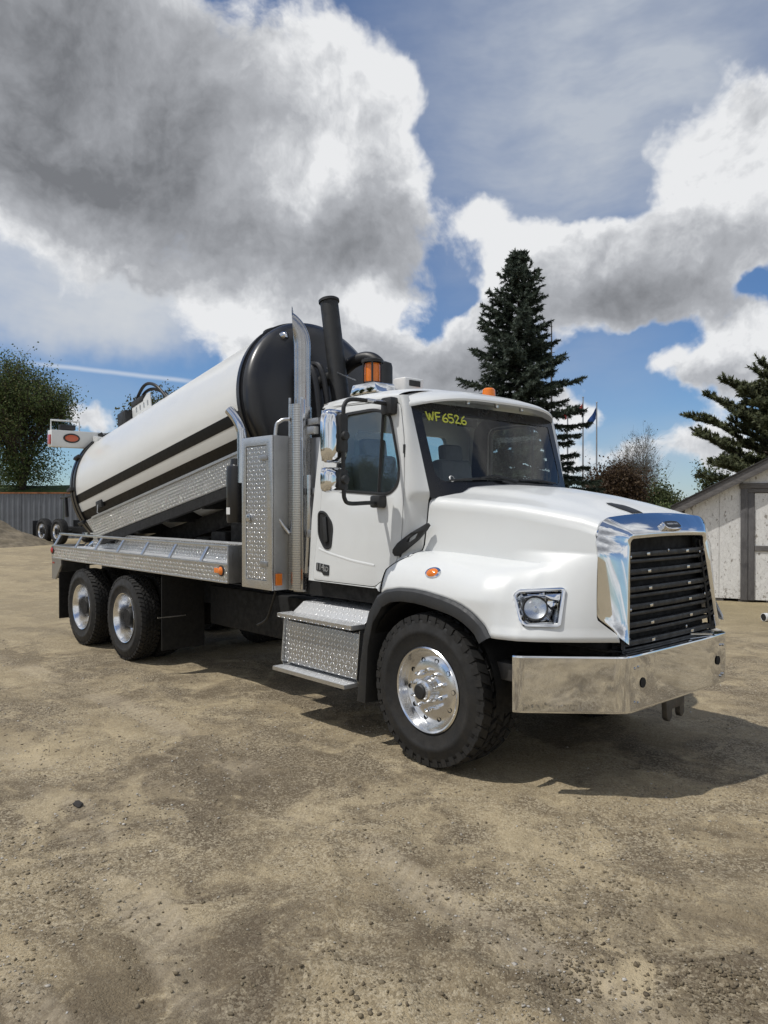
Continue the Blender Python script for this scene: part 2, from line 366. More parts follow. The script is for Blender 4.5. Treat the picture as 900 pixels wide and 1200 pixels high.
def interp(x, pts):
    if x <= pts[0][0]: return pts[0][1]
    for (a, p), (b_, q) in zip(pts, pts[1:]):
        if x <= b_: return p + (q - p) * (x - a) / (b_ - a)
    return pts[-1][1]
def sst(a, b_, x):
    t_ = max(0.0, min(1.0, (x - a) / (b_ - a))); return t_ * t_ * (3 - 2 * t_)
def smooth_path(pts, n=6):                      # Catmull-Rom through the points
    P = [Vector(p) for p in pts]; out = []
    for i in range(len(P) - 1):
        p0, p1, p2, p3 = P[max(i - 1, 0)], P[i], P[i + 1], P[min(i + 2, len(P) - 1)]
        for k in range(n):
            t_ = k / n
            out.append(0.5 * ((2 * p1) + (p2 - p0) * t_ + (2 * p0 - 5 * p1 + 4 * p2 - p3) * t_ ** 2 + (3 * p1 - p0 - 3 * p2 + p3) * t_ ** 3))
    return out + [P[-1]]
def rounded(pts, r, n=4):                       # 2D polygon with rounded corners
    out = []; k = len(pts)
    for i in range(k):
        p, a, c = Vector(pts[i]), Vector(pts[i - 1]), Vector(pts[(i + 1) % k])
        rr = min(r, (a - p).length * .45, (c - p).length * .45)
        s_, e = p + (a - p).normalized() * rr, p + (c - p).normalized() * rr
        for j in range(n + 1):
            t_ = j / n; out.append(tuple((1 - t_) ** 2 * s_ + 2 * t_ * (1 - t_) * p + t_ * t_ * e))
    return out
from mathutils.geometry import tessellate_polygon
def plate(loops, fn, t0, t1):                   # flat plate with holes; fn(u, v, t) -> 3D
    mb = MB(); flat = [p for l in loops for p in l]; n = len(flat)
    tris = tessellate_polygon([[Vector((u, v, 0)) for u, v in l] for l in loops])
    vs = [fn(u, v, t0) for u, v in flat] + [fn(u, v, t1) for u, v in flat]
    fs = [tuple(t_) for t_ in tris] + [tuple(i + n for i in t_[::-1]) for t_ in tris]
    o = 0
    for l in loops:
        k = len(l)
        for i in range(k): fs.append((o + i, o + (i + 1) % k, n + o + (i + 1) % k, n + o + i))
        o += k
    return mb.add(vs, fs)
def text_mesh(txt, size, depth=0.0015):
    cu = bpy.data.curves.new('txt', 'FONT'); cu.body = txt; cu.size = size; cu.extrude = depth; cu.align_x = 'CENTER'; cu.align_y = 'CENTER'; cu.resolution_u = 2
    o = bpy.data.objects.new('txt', cu); COL.objects.link(o); bpy.context.view_layer.update()
    me = bpy.data.meshes.new_from_object(o.evaluated_get(bpy.context.evaluated_depsgraph_get()))
    bpy.data.objects.remove(o); return me

# ================================================================== the truck (x forward, y to its left, front axle near x = -0.19)
truck = thing('vacuum_truck', 'white vacuum tank truck with its black striped tank tipped up on the gravel', 'truck')

# ---------------- wheels (local frame: axle along y, outer side at -y)
def tyre_mesh(r, w, rim, rows, count, lug, shoulder):
    mb = MB(); h = w / 2; b = r - lug
    prof = [(rim - .01, -h + .045), (rim + .012, -h + .018), (rim + .035, -h + .012), (rim + (b - rim) * .42, -h - .002), (rim + (b - rim) * .45, -h - .006), (rim + (b - rim) * .55, -h - .006), (rim + (b - rim) * .58, -h - .002), (rim + (b - rim) * .8, -h + .006), (b - .022, -h + .020), (b - .006, -h + .036), (b, -h + .06), (b + .002, 0)]
    prof = prof + [(p, -q) for p, q in prof[::-1][1:]]
    mb.lathe(prof, 72, ax=(0, 1, 0))
    rw = (w - .06) / rows
    for i in range(rows):
        y0 = -h + .03 + rw * i
        edge = i in (0, rows - 1)
        for k in range(count):
            a0 = 2 * math.pi * (k + (.5 if i % 2 else 0) + (.1 * math.sin(k * 2.1 + i))) / count; da = 2 * math.pi / count * (.80 if edge else .74)
            sk = .25 * da * (1 if i % 2 else -1)
            ya, yb = y0 + .006, y0 + rw - .006
            if i == 0: ya = -h + .012
            if i == rows - 1: yb = h - .012
            P = []
            for rr, ins in ((b - .012, 0.0), (r, .004)):
                for yy, sh in ((ya, -1), (yb, 1)):
                    re = rr - (.012 if (edge and ((i == 0) == (yy == ya))) else 0)
                    for aa in (0, 1):
                        ang = a0 + (ins / r if aa == 0 else da - ins / r) + sk * sh
                        P.append((re * math.cos(ang), yy + ins * (1 if yy == ya else -1), re * math.sin(ang)))
            mb.add(P, [(4, 5, 7, 6), (0, 1, 5, 4), (2, 6, 7, 3), (0, 4, 6, 2), (1, 3, 7, 5)])
        if shoulder and edge:
            for k in range(count):                                     # side lugs down the shoulder
                a0 = 2 * math.pi * (k + (.5 if i % 2 else 0)) / count; da = 2 * math.pi / count * .55
                sg = -1 if i == 0 else 1; P = []
                for rr, yy in ((b - .052, h - .012), (r - .014, h - .017)):
                    for off in (0, .006):
                        for aa in (0, da): P.append((rr * math.cos(a0 + aa), sg * (yy + (.008 if off else -.01)), rr * math.sin(a0 + aa)))
                mb.add(P, [(0, 1, 3, 2), (4, 6, 7, 5), (0, 2, 6, 4), (1, 5, 7, 3), (2, 3, 7, 6), (0, 4, 5, 1)])
    return mb.mesh('tyre', smooth=32)
def nut(mb, c, r, L):
    mb.lathe([(r * 1.25, 0), (r * 1.25, -.006), (r, -.008), (r * .95, -L * .7), (r * .6, -L * .95), (0.001, -L)], 8, o=c, ax=(0, 1, 0))
ty_f = tyre_mesh(.565, .40, .315, 5, 38, .020, True)
ty_r = tyre_mesh(.527, .275, .300, 5, 54, .014, False)
# front rim: shallow dish with flat centre disc
mb = MB(); h = .20
mb.lathe([(.315, h - .045), (.312, -h + .05), (.318, -h + .016), (.308, -h + .006), (.296, -h + .012), (.288, -h + .035), (.280, -h + .075), (.268, -h + .088), (.245, -h + .070), (.200, -h + .058), (.150, -h + .052), (.10, -h + .050), (.088, -h + .02)], 72, ax=(0, 1, 0))
rim_f = mb.mesh('rim')
mb = MB(); mb.lathe([(.312, .09), (.310, -.12), (.306, -.132), (.296, -.126), (.288, -.105), (.270, -.05), (.262, .02), (.252, .045), (.235, .05), (.20, .045), (.12, .045)], 72, ax=(0, 1, 0)); rim_r = mb.mesh('rim')
def hole_mesh(r): 
    mb = MB(); mb.lathe([(r * 1.12, .0), (r, -.0025), (r * .9, .006), (.0005, .008)], 18, ax=(0, 1, 0)); return mb.mesh('hand_hole')
hole_f = hole_mesh(.017); hole_r = hole_mesh(.028)
mb = MB(); nut(mb, (0, 0, 0), .0165, .062); nut_f = mb.mesh('lug_nut')
mb = MB(); nut(mb, (0, 0, 0), .015, .035); nut_r = mb.mesh('lug_nut')
mb = MB(); mb.lathe([(.088, .0), (.086, -.055), (.078, -.075), (.062, -.082), (.058, -.10)], 36, ax=(0, 1, 0)); hub_fm = mb.mesh('hub')
mb = MB(); mb.lathe([(.058, -.085), (.056, -.108), (.046, -.116), (.0005, -.117)], 28, ax=(0, 1, 0)); cap_fm = mb.mesh('hub_cap')
mb = MB(); mb.lathe([(.14, .045), (.135, -.03), (.118, -.045), (.112, -.07), (.10, -.085), (.0005, -.087)], 36, ax=(0, 1, 0)); hub_rm = mb.mesh('hub')
def wheel(name, x, y, r, front, flip=False, parent=truck):
    w = bpy.data.objects.new('wheel', None); COL.objects.link(w); w.parent = parent; w.location = (x, y, r); w.rotation_euler = (0, 0.3 * x, math.pi if flip else 0)
    link('tyre', ty_f if front else ty_r, 'rubber', w); link('rim', rim_f if front else rim_r, 'rim', w)
    if front:
        link('hub', hub_fm, 'rim', w, (0, -.15, 0)); link('hub_cap', cap_fm, 'plastic', w, (0, -.15, 0))
        for k in range(10):
            a = 2 * math.pi * (k + .5) / 10
            link('lug_nut', nut_f, 'chrome', w, (.142 * math.cos(a), -.1485, .142 * math.sin(a)))
            a += math.pi / 10; link('hand_hole', hole_f, 'seam', w, (.222 * math.cos(a), -.139, .222 * math.sin(a)))
    else:
        link('hub', hub_rm, 'frame', w)
        for k in range(10):
            a = 2 * math.pi * (k + .5) / 10
            link('lug_nut', nut_r, 'chrome2', w, (.168 * math.cos(a), .046, .168 * math.sin(a)))
        for k in range(5):
            a = 2 * math.pi * k / 5; link('hand_hole', hole_r, 'seam', w, (.222 * math.cos(a), .047, .222 * math.sin(a)))
    return w
for sg in (-1, 1):
    wheel('wheel', -.19, sg * 1.005, .565, True, sg > 0)
    for x in (-5.46, -6.86):
        wheel('wheel', x, sg * 1.085, .527, False, sg > 0)
        w = wheel('wheel', x, sg * .765, .527, False, sg < 0)

# ---------------- chassis
for sg in (-1, 1):
    MB().bb(-8.0, 1.0, sg * .39, sg * .47, .72, 1.0).build('frame_rail', 'frame', truck, bevel=.006)
MB().lathe([(.07, -.95), (.07, -.2), (.2, -.12), (.2, .12), (.07, .2), (.07, .95)], 16, o=(-5.46, 0, .527), ax=(0, 1, 0)).build('axle', 'frame', truck)
MB().lathe([(.07, -.95), (.07, -.2), (.2, -.12), (.2, .12), (.07, .2), (.07, .95)], 16, o=(-6.86, 0, .527), ax=(0, 1, 0)).build('axle', 'frame', truck)
MB().bar((-.19, -.85, .5), (-.19, .85, .5), .12, .12).build('front_axle', 'frame', truck, bevel=.02)
MB().bb(-4.2, -2.3, -.72, -.50, .55, 1.0).build('shade_filler_box', 'frame', truck, bevel=.03)  # near-black box added to fill the shadow under the deck, both sides
MB().bb(-4.2, -2.3, .50, .72, .55, 1.0).build('shade_filler_box', 'frame', truck, bevel=.03)
MB().bb(-2.2, .8, -.38, .38, .55, 1.25).build('drivetrain', 'frame', truck, bevel=.05)
MB().bb(.1, .98, -.70, .70, .95, 1.55).build('radiator', 'frame', truck, bevel=.03)
for sg in (-1, 1):
    MB().tube(smooth_path([(-2.4, sg * 1.02, 1.1), (-2.5, sg * 1.0, .95), (-2.62, sg * .98, .8), (-2.8, sg * .97, .72)]), .012, 8).build('air_hose', 'hose', truck)
    MB().bb(-7.70, -7.685, sg * 1.22, sg * .66, .28, .95).build('mud_flap', 'frame', truck)
    MB().bb(-4.45, -4.437, sg * 1.2, sg * .66, .26, 1.12).build('mud_flap', 'frame', truck)
    MB().bar((-4.44, sg * 1.25, .64), (-4.44, sg * .9, .64), .012, .012).build('flap_stay', 'alu', truck)
    # angled fender end behind the last axle
    MB().prism([(-7.98, 1.14), (-7.62, 1.14), (-7.62, 1.06), (-7.86, .84), (-7.98, .84)], lambda u, v, t_: (u, t_, v), sg * 1.215, sg * 1.19).build('fender_bracket', 'alu_dark', truck)
    MB().bb(-8.0, -7.984, sg * 1.215, sg * .66, .84, 1.14).build('rear_valance', 'alu_dark', truck)
    MB().box((-7.93, sg * 1.217, 1.08), (.06, .012, .025)).build('side_marker', 'red', truck)

# ---------------- deck trays beside the tank
for sg in (-1, 1):
    Y = lambda y: sg * y
    tray = plate([[(-7.98, 1.158), (-2.96, 1.158), (-2.96, 1.318), (-7.98, 1.318)]], lambda u, v, t_: (u, t_, v), Y(1.222), Y(1.20)).build('deck_skirt', 'dia_xz', truck)
    MB().bb(-7.98, -2.96, Y(1.226), Y(1.19), 1.318, 1.336).build('deck_edge', 'alu', truck, bevel=.004)
    MB().bb(-7.98, -2.96, Y(1.225), Y(1.19), 1.14, 1.158).build('deck_edge', 'alu', truck, bevel=.004)
    MB().bb(-7.975, -2.965, Y(1.19), Y(.74), 1.285, 1.305).build('deck_floor', 'dia_xy', truck)
    MB().bb(-7.6, -2.97, Y(.755), Y(.735), 1.306, 1.50).build('inner_wall', 'dia_xz', truck)
    MB().bb(-7.6, -2.97, Y(.80), Y(.725), 1.50, 1.518).build('inner_wall_cap', 'dia_xy', truck)
    MB().bb(-2.962, -2.94, Y(1.22), Y(.735), 1.142, 1.52).build('deck_end_plate', 'alu_dark', truck, bevel=.004)
    MB().bb(-8.0, -7.98, Y(1.22), Y(.735), 1.142, 1.34).build('deck_end_plate', 'alu_dark', truck, bevel=.004)
    MB().bar((-7.97, Y(1.10), 1.50), (-2.96, Y(1.10), 1.50), .045, .03).build('top_rail', 'alu', truck, bevel=.006)
    for x in (-3.52, -4.24, -4.95, -5.66, -6.37, -7.08, -7.92):
        MB().bar((x, Y(1.205), 1.335), (x - .01, Y(1.11), 1.487), .05, .02, up=(0, 1, .4)).build('rail_post', 'alu', truck, bevel=.003)
    for (x, mt) in ((-3.07, 'amber'), (-7.95, 'red')):
        lt = MB().lathe([(.045, 0), (.042, .012), (.026, .024), (.0005, .028)], 20, o=(x, Y(1.223), 1.262), ax=(0, sg, 0)).build('marker_lamp', mt, truck)
        MB().lathe([(.056, -.002), (.054, .008), (.045, .009)], 20, o=(x, Y(1.223), 1.262), ax=(0, sg, 0)).build('lamp_rim', 'plastic', lt)
    MB().box((-3.15, Y(1.228), 1.262), (.10, .012, .05)).build('reflector', 'amber', truck, bevel=.004)
for x in (-7.9, -6.2, -4.4, -3.0):
    MB().bb(x - .05, x + .05, -.735, .735, 1.02, 1.14).build('cross_member', 'frame', truck)
MB().bb(-7.9, -2.9, -.45, -.36, 1.14, 1.30).build('hinge_beam', 'frame', truck, bevel=.01)
MB().bb(-7.9, -2.9, .36, .45, 1.14, 1.30).build('hinge_beam', 'frame', truck, bevel=.01)

# ---------------- tipped tank
TT = R(10.457); AXF = Vector((-3.154, 0, 3.02)); TD = Vector((math.cos(TT), 0, math.sin(TT))); TN = Vector((-math.sin(TT), 0, math.cos(TT))); TL, TR = 4.70, .95
def tk(a, y, n): return AXF + TD * a + TN * n + Vector((0, y, 0))      # a along the axis (0 = front ring, negative rearwards)
tank = MB(); tank.lathe([(TR, -TL), (TR, -TL * .66), (TR, -TL * .33), (TR, 0)], 96, o=AXF, ax=TD)
tank = tank.build('tank', 'cream', truck)
def ringshell(name, mat, a0, a1, r0, r1, n=96):
    return MB().lathe([(r0, a0), (r1, a0), (r1, a1), (r0, a1)], n, o=AXF, ax=TD).build(name, mat, tank, smooth=40)
ringshell('front_rim', 'black_paint', -.035, .02, .94, .972)
ringshell('front_rim', 'black_paint', .02, .05, .93, .952)
MB().lathe([(.948, .05), (.945, .10), (.925, .145), (.86, .185), (.72, .225), (.5, .258), (.25, .275), (.001, .280)], 96, o=AXF, ax=TD).build('front_head', 'black_paint', tank)
ringshell('rear_rim', 'black_paint', -TL - .06, -TL + .02, .93, .975)
ringshell('door_rim', 'black_paint', -TL - .13, -TL - .062, .90, .985)
MB().lathe([(.95, -TL - .13), (.92, -TL - .17), (.78, -TL - .24), (.5, -TL - .31), (.001, -TL - .34)][::-1], 64, o=AXF, ax=TD).build('rear_door', 'black_paint', tank)
for k in range(12):                                                   # clamps round the rear door
    a = 2 * math.pi * k / 12; c = tk(-TL - .07, math.sin(a) * 1.0, math.cos(a) * 1.0)
    MB().bar(c - TD * .09, c + TD * .09, .05, .05, up=(0, math.sin(a), math.cos(a))).build('door_clamp', 'plastic', tank, bevel=.008)
for sg in (-1, 1):
    def strip(name, mat, n0, n1, a0=-TL + .02, a1=-.035):
        rows = []
        rr = TR + .003
        for k in range(9):
            n_ = n0 + (n1 - n0) * k / 8
            rows.append([tk(a, sg * math.sqrt(rr * rr - n_ * n_), n_) for a in (a0, a0 + (a1 - a0) * .5, a1)])
        MB().grid(rows).build(name, mat, tank, smooth=60)
    strip('upper_stripe', 'stripe', -.10, -.222)
    strip('lower_stripe', 'stripe_dark', -.352, -.485)
    fn = lambda u, v, t_: tk(u, t_, v)
    plate([[(-TL + .05, -.485), (-.03, -.485), (-.03, -.79), (-TL + .40, -.79)]], fn, sg * .845, sg * .83).build('skirt_panel', 'dia_tank', tank)
    plate([[(-TL + .40, -.795), (-.03, -.795), (-.03, -.91), (-TL + .50, -.91)]], fn, sg * .84, sg * .78).build('skirt_rail', 'frame', tank)
    MB().bar(tk(-TL + .30, sg * .855, -.487), tk(-.03, sg * .855, -.487), .012, .03).build('skirt_trim', 'alu', tank)
    MB().box(tk(-TL + .72, sg * .89, -.36), (.20, .05, .10), Matrix.Rotation(-TT, 3, 'Y')).build('hose_latch', 'plastic', tank, bevel=.012)
    MB().tube([tk(-TL + .72, sg * .92, -.37), tk(-TL + .70, sg * .93, -.48), tk(-TL + .75, sg * .93, -.50)], .007, 6).build('latch_chain', 'alu', tank)
    # hoist frame under the tank
    MB().bar(tk(-TL + .1, sg * .42, -1.02), tk(.1, sg * .42, -1.02), .09, .22).build('tank_frame', 'frame', tank, bevel=.01)
for a in (-.3, -1.2, -2.1, -3.0, -3.9):
    MB().bar(tk(a, -.82, -.86), tk(a, .82, -.86), .07, .16).build('tank_saddle', 'frame', tank, bevel=.01)
MB().tube([(-5.6, 0, 1.1), tk(-1.4, 0, -1.0)], [.09, .075], 16).build('hoist_cylinder', 'frame', truck)
MB().tube([(-5.9, -.3, 1.15), tk(-3.4, -.3, -.95)], .05, 12).build('hoist_link', 'frame', truck)
for k, (x, z) in enumerate(((-3.75, 1.62), (-4.2, 1.50), (-4.6, 1.42))):
    MB().bb(x - .17, x + .17, -.62, -.30, z - .16, z + .12).build('pump_block', 'frame', truck, bevel=.04)
MB().bb(-3.3, -2.72, -.74, -.30, 1.33, 1.74).build('olive_box', 'olive', truck, bevel=.01)
# tank top fittings
man = MB().lathe([(.15, .9), (.15, 1.04), (.162, 1.05), (.162, 1.085), (.13, 1.10), (.001, 1.105)], 28, o=tk(-.55, 0, 0), ax=TN).build('manhole', 'plastic', tank)
MB().lathe([(.0005, -.07), (.05, -.068), (.055, 0), (.05, .05), (.03, .085), (.0005, .09)], 18, o=tk(.155, -.44, .70), ax=TD).build('sight_glass', 'chrome2', tank)
MB().lathe([(.085, -.10), (.085, .03), (.06, .035)], 20, o=tk(.13, -.44, .66), ax=TD).build('port_collar', 'plastic', tank)
# black intake riser carried by the tank
MB().tube([tk(.55, -.06, -.45), tk(.55, -.06, 1.02)], .098, 28).build('riser_pipe', 'plastic', tank)
MB().lathe([(.098, 0), (.113, .004), (.113, .03), (.10, .04), (.001, .03)], 28, o=tk(.55, -.06, 1.005), ax=TN).build('riser_cap', 'plastic', tank)
MB().tube([tk(.05, -.06, .2), tk(.55, -.06, .2)], .07, 16).build('riser_stub', 'plastic', tank)
el = smooth_path([(-2.9, .12, 3.34), (-2.65, .15, 3.47), (-2.46, .20, 3.50), (-2.33, .24, 3.42), (-2.30, .26, 3.24), (-2.30, .26, 2.8)], 8)
MB().tube(el, .068, 20).build('elbow_pipe', 'hose', tank)
for p_ in (el[3], el[28]): MB().lathe([(.069, -.02), (.079, -.018), (.079, .018), (.069, .02)], 20, o=p_, ax=(el[4] - el[2]) if p_ is el[3] else (0, 0, 1)).build('hose_clamp', 'chrome2', tank)
MB().lathe([(.11, 0), (.11, .44), (.10, .48), (.05, .50), (.001, .50)], 24, o=(-2.12, .10, 2.90), ax=(0, 0, 1)).build('filter_can', 'plastic', tank)
MB().tube(smooth_path([tk(.36, -.34, .35), tk(.48, -.34, .25), tk(.52, -.34, .05), tk(.52, -.34, -.3)]), .032, 10).build('hose', 'hose', tank)
MB().tube(smooth_path([tk(.36, -.25, .35), tk(.5, -.25, .28), tk(.55, -.25, .05), tk(.55, -.25, -.3)]), .032, 10).build('hose', 'hose', tank)
MB().bar(tk(.45, -.12, .3), tk(.9, -.12, .02), .01, .01).build('stay_rod', 'alu', tank)
# light beam across the rear of the tank
bx = -7.98
beam = MB(); beam.bb(bx - .18, bx, -1.22, 1.22, 2.80, 3.05); beam = beam.build('light_beam', 'white', tank, bevel=.012)
for sg in (-1, 1):
    lp = MB().prism([(math.cos(a) * .10 + sg * .93, math.sin(a) * .05 + 2.935) for a in [2 * math.pi * k / 24 for k in range(24)]], lambda u, v, t_: (t_, u, v), bx + .001, bx + .014)  .build('beam_lamp', 'amber_red', beam, bevel=.004)
    rimp = [[(sg * .93 + math.cos(a) * q * (.10 + (.03 if q > 1.01 else 0) * 0) , 2.935 + math.sin(a) * (.05 + (.0 if q < 1.01 else .022))) for a in [2 * math.pi * k / 24 for k in range(24)]] for q in (1.24, 1.0)]
    plate(rimp, lambda u, v, t_: (t_, u, v), bx + .001, bx + .009).build('lamp_grommet', 'plastic', beam)
    MB().bb(bx - .15, bx - .03, sg * 1.221, sg * 1.233, 2.84, 2.98).build('end_lamp', 'red', beam, bevel=.004)
    MB().tube([(bx - .09, sg * 1.2, 3.05), (bx - .09, sg * 1.2, 3.20), (bx - .09, sg * .78, 3.20), (bx - .09, sg * .78, 3.05)], .014, 8).build('lamp_guard', 'white', beam)
    MB().bb(bx - .14, bx - .04, sg * 1.08, sg * .85, 3.06, 3.14).build('work_lamp', 'plastic', beam, bevel=.015)
    MB().bar((bx - .09, sg * .55, 2.92), tk(-TL + .2, sg * .6, .68), .10, .16).build('beam_bracket', 'white', beam)
slots = [rounded([(-TL + .55 + k * .13, 1.08), (-TL + .59 + k * .13, 1.08), (-TL + .59 + k * .13, 1.17), (-TL + .55 + k * .13, 1.17)], .012, 2) for k in range(4)]
cp = plate([rounded([(-TL + .42, .94), (-TL + 1.06, .94), (-TL + 1.06, 1.26), (-TL + .95, 1.26), (-TL + .80, 1.20), (-TL + .42, 1.20)], .02, 3)] + slots, lambda u, v, t_: tk(u, t_, v), -.16, -.145).build('valve_plate', 'white', tank)
MB().box(tk(-TL + .25, -.16, 1.06), (.30, .22, .22), Matrix.Rotation(-TT, 3, 'Y')).build('valve_box', 'plastic', tank, bevel=.02)
MB().box(tk(-TL + .62, -.12, 1.24), (.42, .10, .10), Matrix.Rotation(-TT, 3, 'Y')).build('valve_cover', 'plastic', tank, bevel=.02)
for q in (0, .07):
    MB().tube(smooth_path([tk(-TL + .3, -.1 + q, 1.12), tk(-TL + .55, -.1 + q, 1.36), tk(-TL + .85, -.1 + q, 1.45 - q), tk(-TL + 1.2, -.1 + q, 1.30 - q), tk(-TL + 1.45, -.05 + q, .98)], 8), .024, 10).build('hydraulic_hose', 'hose', tank)
# rear valve seen below the tank
MB().tube([tk(-TL - .2, -.55, -.78), tk(-TL - .55, -.62, -.86)], .085, 20).build('drain_pipe', 'chrome2', tank)
MB().lathe([(.11, -.02), (.125, -.015), (.125, .03), (.11, .035)], 20, o=tk(-TL - .5, -.61, -.85), ax=TD).build('drain_flange', 'steel', tank)
MB().bar(tk(-TL - .42, -.95, -.05), tk(-TL - .42, -.95, -.35), .045, .06).build('door_lever', 'plastic', tank, bevel=.01)
MB().bar(tk(-TL - .62, -.95, -.02), tk(-TL - .05, -.93, -.08), .035, .03).build('lever_arm', 'plastic', tank, bevel=.008)

# ---------------- hood
ARCH = [(-.72, 1.20), (-.60, 1.265), (-.46, 1.292), (-.30, 1.298), (-.168, 1.290), (0, 1.268), (.12, 1.243), (.19, 1.222), (.27, 1.188), (.33, 1.152), (.39, 1.105), (.45, 1.035)]
FEND = [(-.7, 1.215), (.35, 1.222), (.5, 1.215), (.64, 1.18), (.74, 1.115), (.84, 1.03), (.95, .92), (1.05, .81), (1.12, .735), (1.2, .66)]
def shoulder_w(x): return interp(x, [(-.7, .925), (-.45, .905), (0, .872), (.6, .815), (1.0, .765), (1.2, .72)])
def shoulder_z(x): return interp(x, [(-.7, 1.985), (-.45, 1.985), (0, 1.955), (.35, 1.925), (.62, 1.885), (.85, 1.845), (1.0, 1.80), (1.2, 1.74)])
def crown_z(x): return interp(x, [(-.7, 2.10), (-.35, 2.098), (.085, 2.068), (.4, 2.015), (.6, 1.968), (.77, 1.92), (.905, 1.878), (1.0, 1.835), (1.2, 1.76)])
def side_w(x, z):
    wh = shoulder_w(x) + .03 * sst(1.9, 1.5, z); wf = max(interp(x, FEND), wh * .9)
    fr = sst(.30, .78, x); zt = 1.565 - .04 * sst(-.3, .6, x)
    q = max(0, min(1, (zt - z) / (zt - 1.27))); el = math.sqrt(max(0, 1 - (1 - q) ** 2)); el = el * .82 + .18 * q
    q2 = max(0, min(1, (1.60 - z) / (1.60 - 1.06))); ln = q2 ** .85
    w = wh + (wf - wh) * (el * (1 - fr) + ln * fr)
    if x > .3: w += .014 * sst(1.085, 1.065, z) * sst(.35, .5, x)
    return w
def hood_bottom(x): return interp(x, ARCH) if x < .45 else 1.035
def hood_rear(z): return interp(z, [(1.0, -.665), (1.42, -.655), (1.47, -.60), (1.53, -.50), (1.60, -.465), (1.9, -.445), (2.0, -.43), (2.2, -.40)])
def hood_front(z): return interp(z, [(1.0, 1.125), (1.07, 1.12), (1.12, 1.07), (1.18, 1.012), (1.7, .985), (1.8, .97), (1.9, .95)])
def hood_row(t_):
    side = []; NS = 46
    xg = -.655 + t_ * (1.125 + .655)
    zb = hood_bottom(xg)
    for k in range(NS + 1):
        zt_ = 1.565 - .04 * sst(-.3, .6, xg)
        z_ = zb + (zt_ - zb) * (k / 24) ** .8 if k <= 24 else zt_ + (1.84 - zt_) * ((k - 24) / (NS - 24))
        # front and rear edges are shaped: squeeze x between them
        x0, x1 = hood_rear(z_), hood_front(z_)
        x = xg if x0 <= xg <= x1 else max(x0, min(x1, xg))
        zs = shoulder_z(x); zz = z_ if z_ < 1.55 else 1.55 + (z_ - 1.55) * (zs - .085 - 1.55) / (1.84 - 1.55)
        side.append((x, side_w(x, zz), zz))
    x = side[-1][0]; x = min(x, .965); zs, zc, w = shoulder_z(x), crown_z(x), shoulder_w(x); top = []
    for k in range(1, 9):
        a = math.pi / 2 * k / 8; top.append((x, w - .085 * (1 - math.cos(a)), zs - .085 + .093 * math.sin(a)))
    z0 = zs + .008; y0 = w - .085
    for k in range(1, 21):
        y = y0 * (1 - k / 20); d = (zc - z0)
        z = z0 + d * (1 - (y / y0) ** 2) * .72 + d * .28 * sst(.62, .50, y)
        top.append((x - .0 + .0 * y, y, z))
    return [(p[0], -p[1], p[2]) for p in side + top] + [(p[0], p[1], p[2]) for p in (side + top)[::-1][1:]]
ts = sorted(set([k / 90 for k in range(91)] + [(.44 + .655) / 1.78, (.452 + .655) / 1.78, (.475 + .655) / 1.78]))
hb = MB(); hb.grid([hood_row(t_) for t_ in ts])
me = hb.mesh('hood', smooth=38)
from mathutils.geometry import intersect_point_tri_2d
HLC = [(.514, 1.334), (.536, 1.360), (.829, 1.390), (.848, 1.128), (.648, 1.118), (.608, 1.148)]
HLC = [(.704 + (u - .69) * .82, 1.246 + (v - 1.25) * .86) for u, v in HLC]
bm = bmesh.new(); bm.from_mesh(me); kill = []
for f_ in bm.faces:
    c_ = f_.calc_center_median()
    if .45 < c_.x < .9 and 1.1 < c_.z < 1.4 and abs(c_.y) > .6:
        ins = False
        for i in range(len(HLC)):
            (x1, z1), (x2, z2) = HLC[i - 1], HLC[i]
            if (z1 > c_.z) != (z2 > c_.z) and c_.x < (x2 - x1) * (c_.z - z1) / (z2 - z1) + x1: ins = not ins
        if ins: kill.append(f_)
bmesh.ops.delete(bm, geom=kill, context='FACES'); bm.to_mesh(me); bm.free()
hood = link('hood', me, 'white', truck)
sm = hood.modifiers.new('thick', 'SOLIDIFY'); sm.thickness = .012; sm.offset = -1
def hood_y(x, z): return -side_w(x, z)
# black wheel-arch flares
for sg in (-1, 1):
    rows = []
    xs = [-.70 + k * (.452 + .70) / 40 for k in range(41)]
    for x in xs:
        zo = interp(x, ARCH) + .004; cx_, cz_ = -.19, .66
        d = Vector((cx_ - x, cz_ - zo)).normalized(); wd = .105
        xi, zi = x + d.x * wd, zo + d.y * wd
        yo = side_w(x, zo)
        rows.append([(x, sg * (yo - .03), zo + .002), (x, sg * (yo + .008), zo), (x + d.x * .02, sg * (yo + .024), zo + d.y * .02), (x + d.x * .07, sg * (yo + .028), zo + d.y * .07), (xi, sg * (yo + .016), zi), (xi, sg * (yo - .05), zi + .005)])
    MB().grid(rows).build('wheel_flare', 'flare', truck, smooth=30)
    # inner splash panel and skirt behind the wheel
    rows = []
    for k in range(25):
        a = R(-8 + 196 * k / 24); rr = .66
        rows.append([(-.19 + rr * math.cos(a), sg * y, .60 + rr * math.sin(a) * .98) for y in (1.19, .5)])
    MB().grid(rows).build('wheel_well', 'frame', truck)
    pl = [(-.705, 1.20), (-.60, 1.18), (-.74, 1.00), (-.80, .80), (-.83, .35), (-.935, .35), (-.90, .62), (-.85, .90), (-.79, 1.08)]
    MB().prism(pl, lambda u, v, t_: (u, t_, v), sg * 1.235, sg * .78).build('rear_splash_panel', 'plastic', truck, bevel=.012)

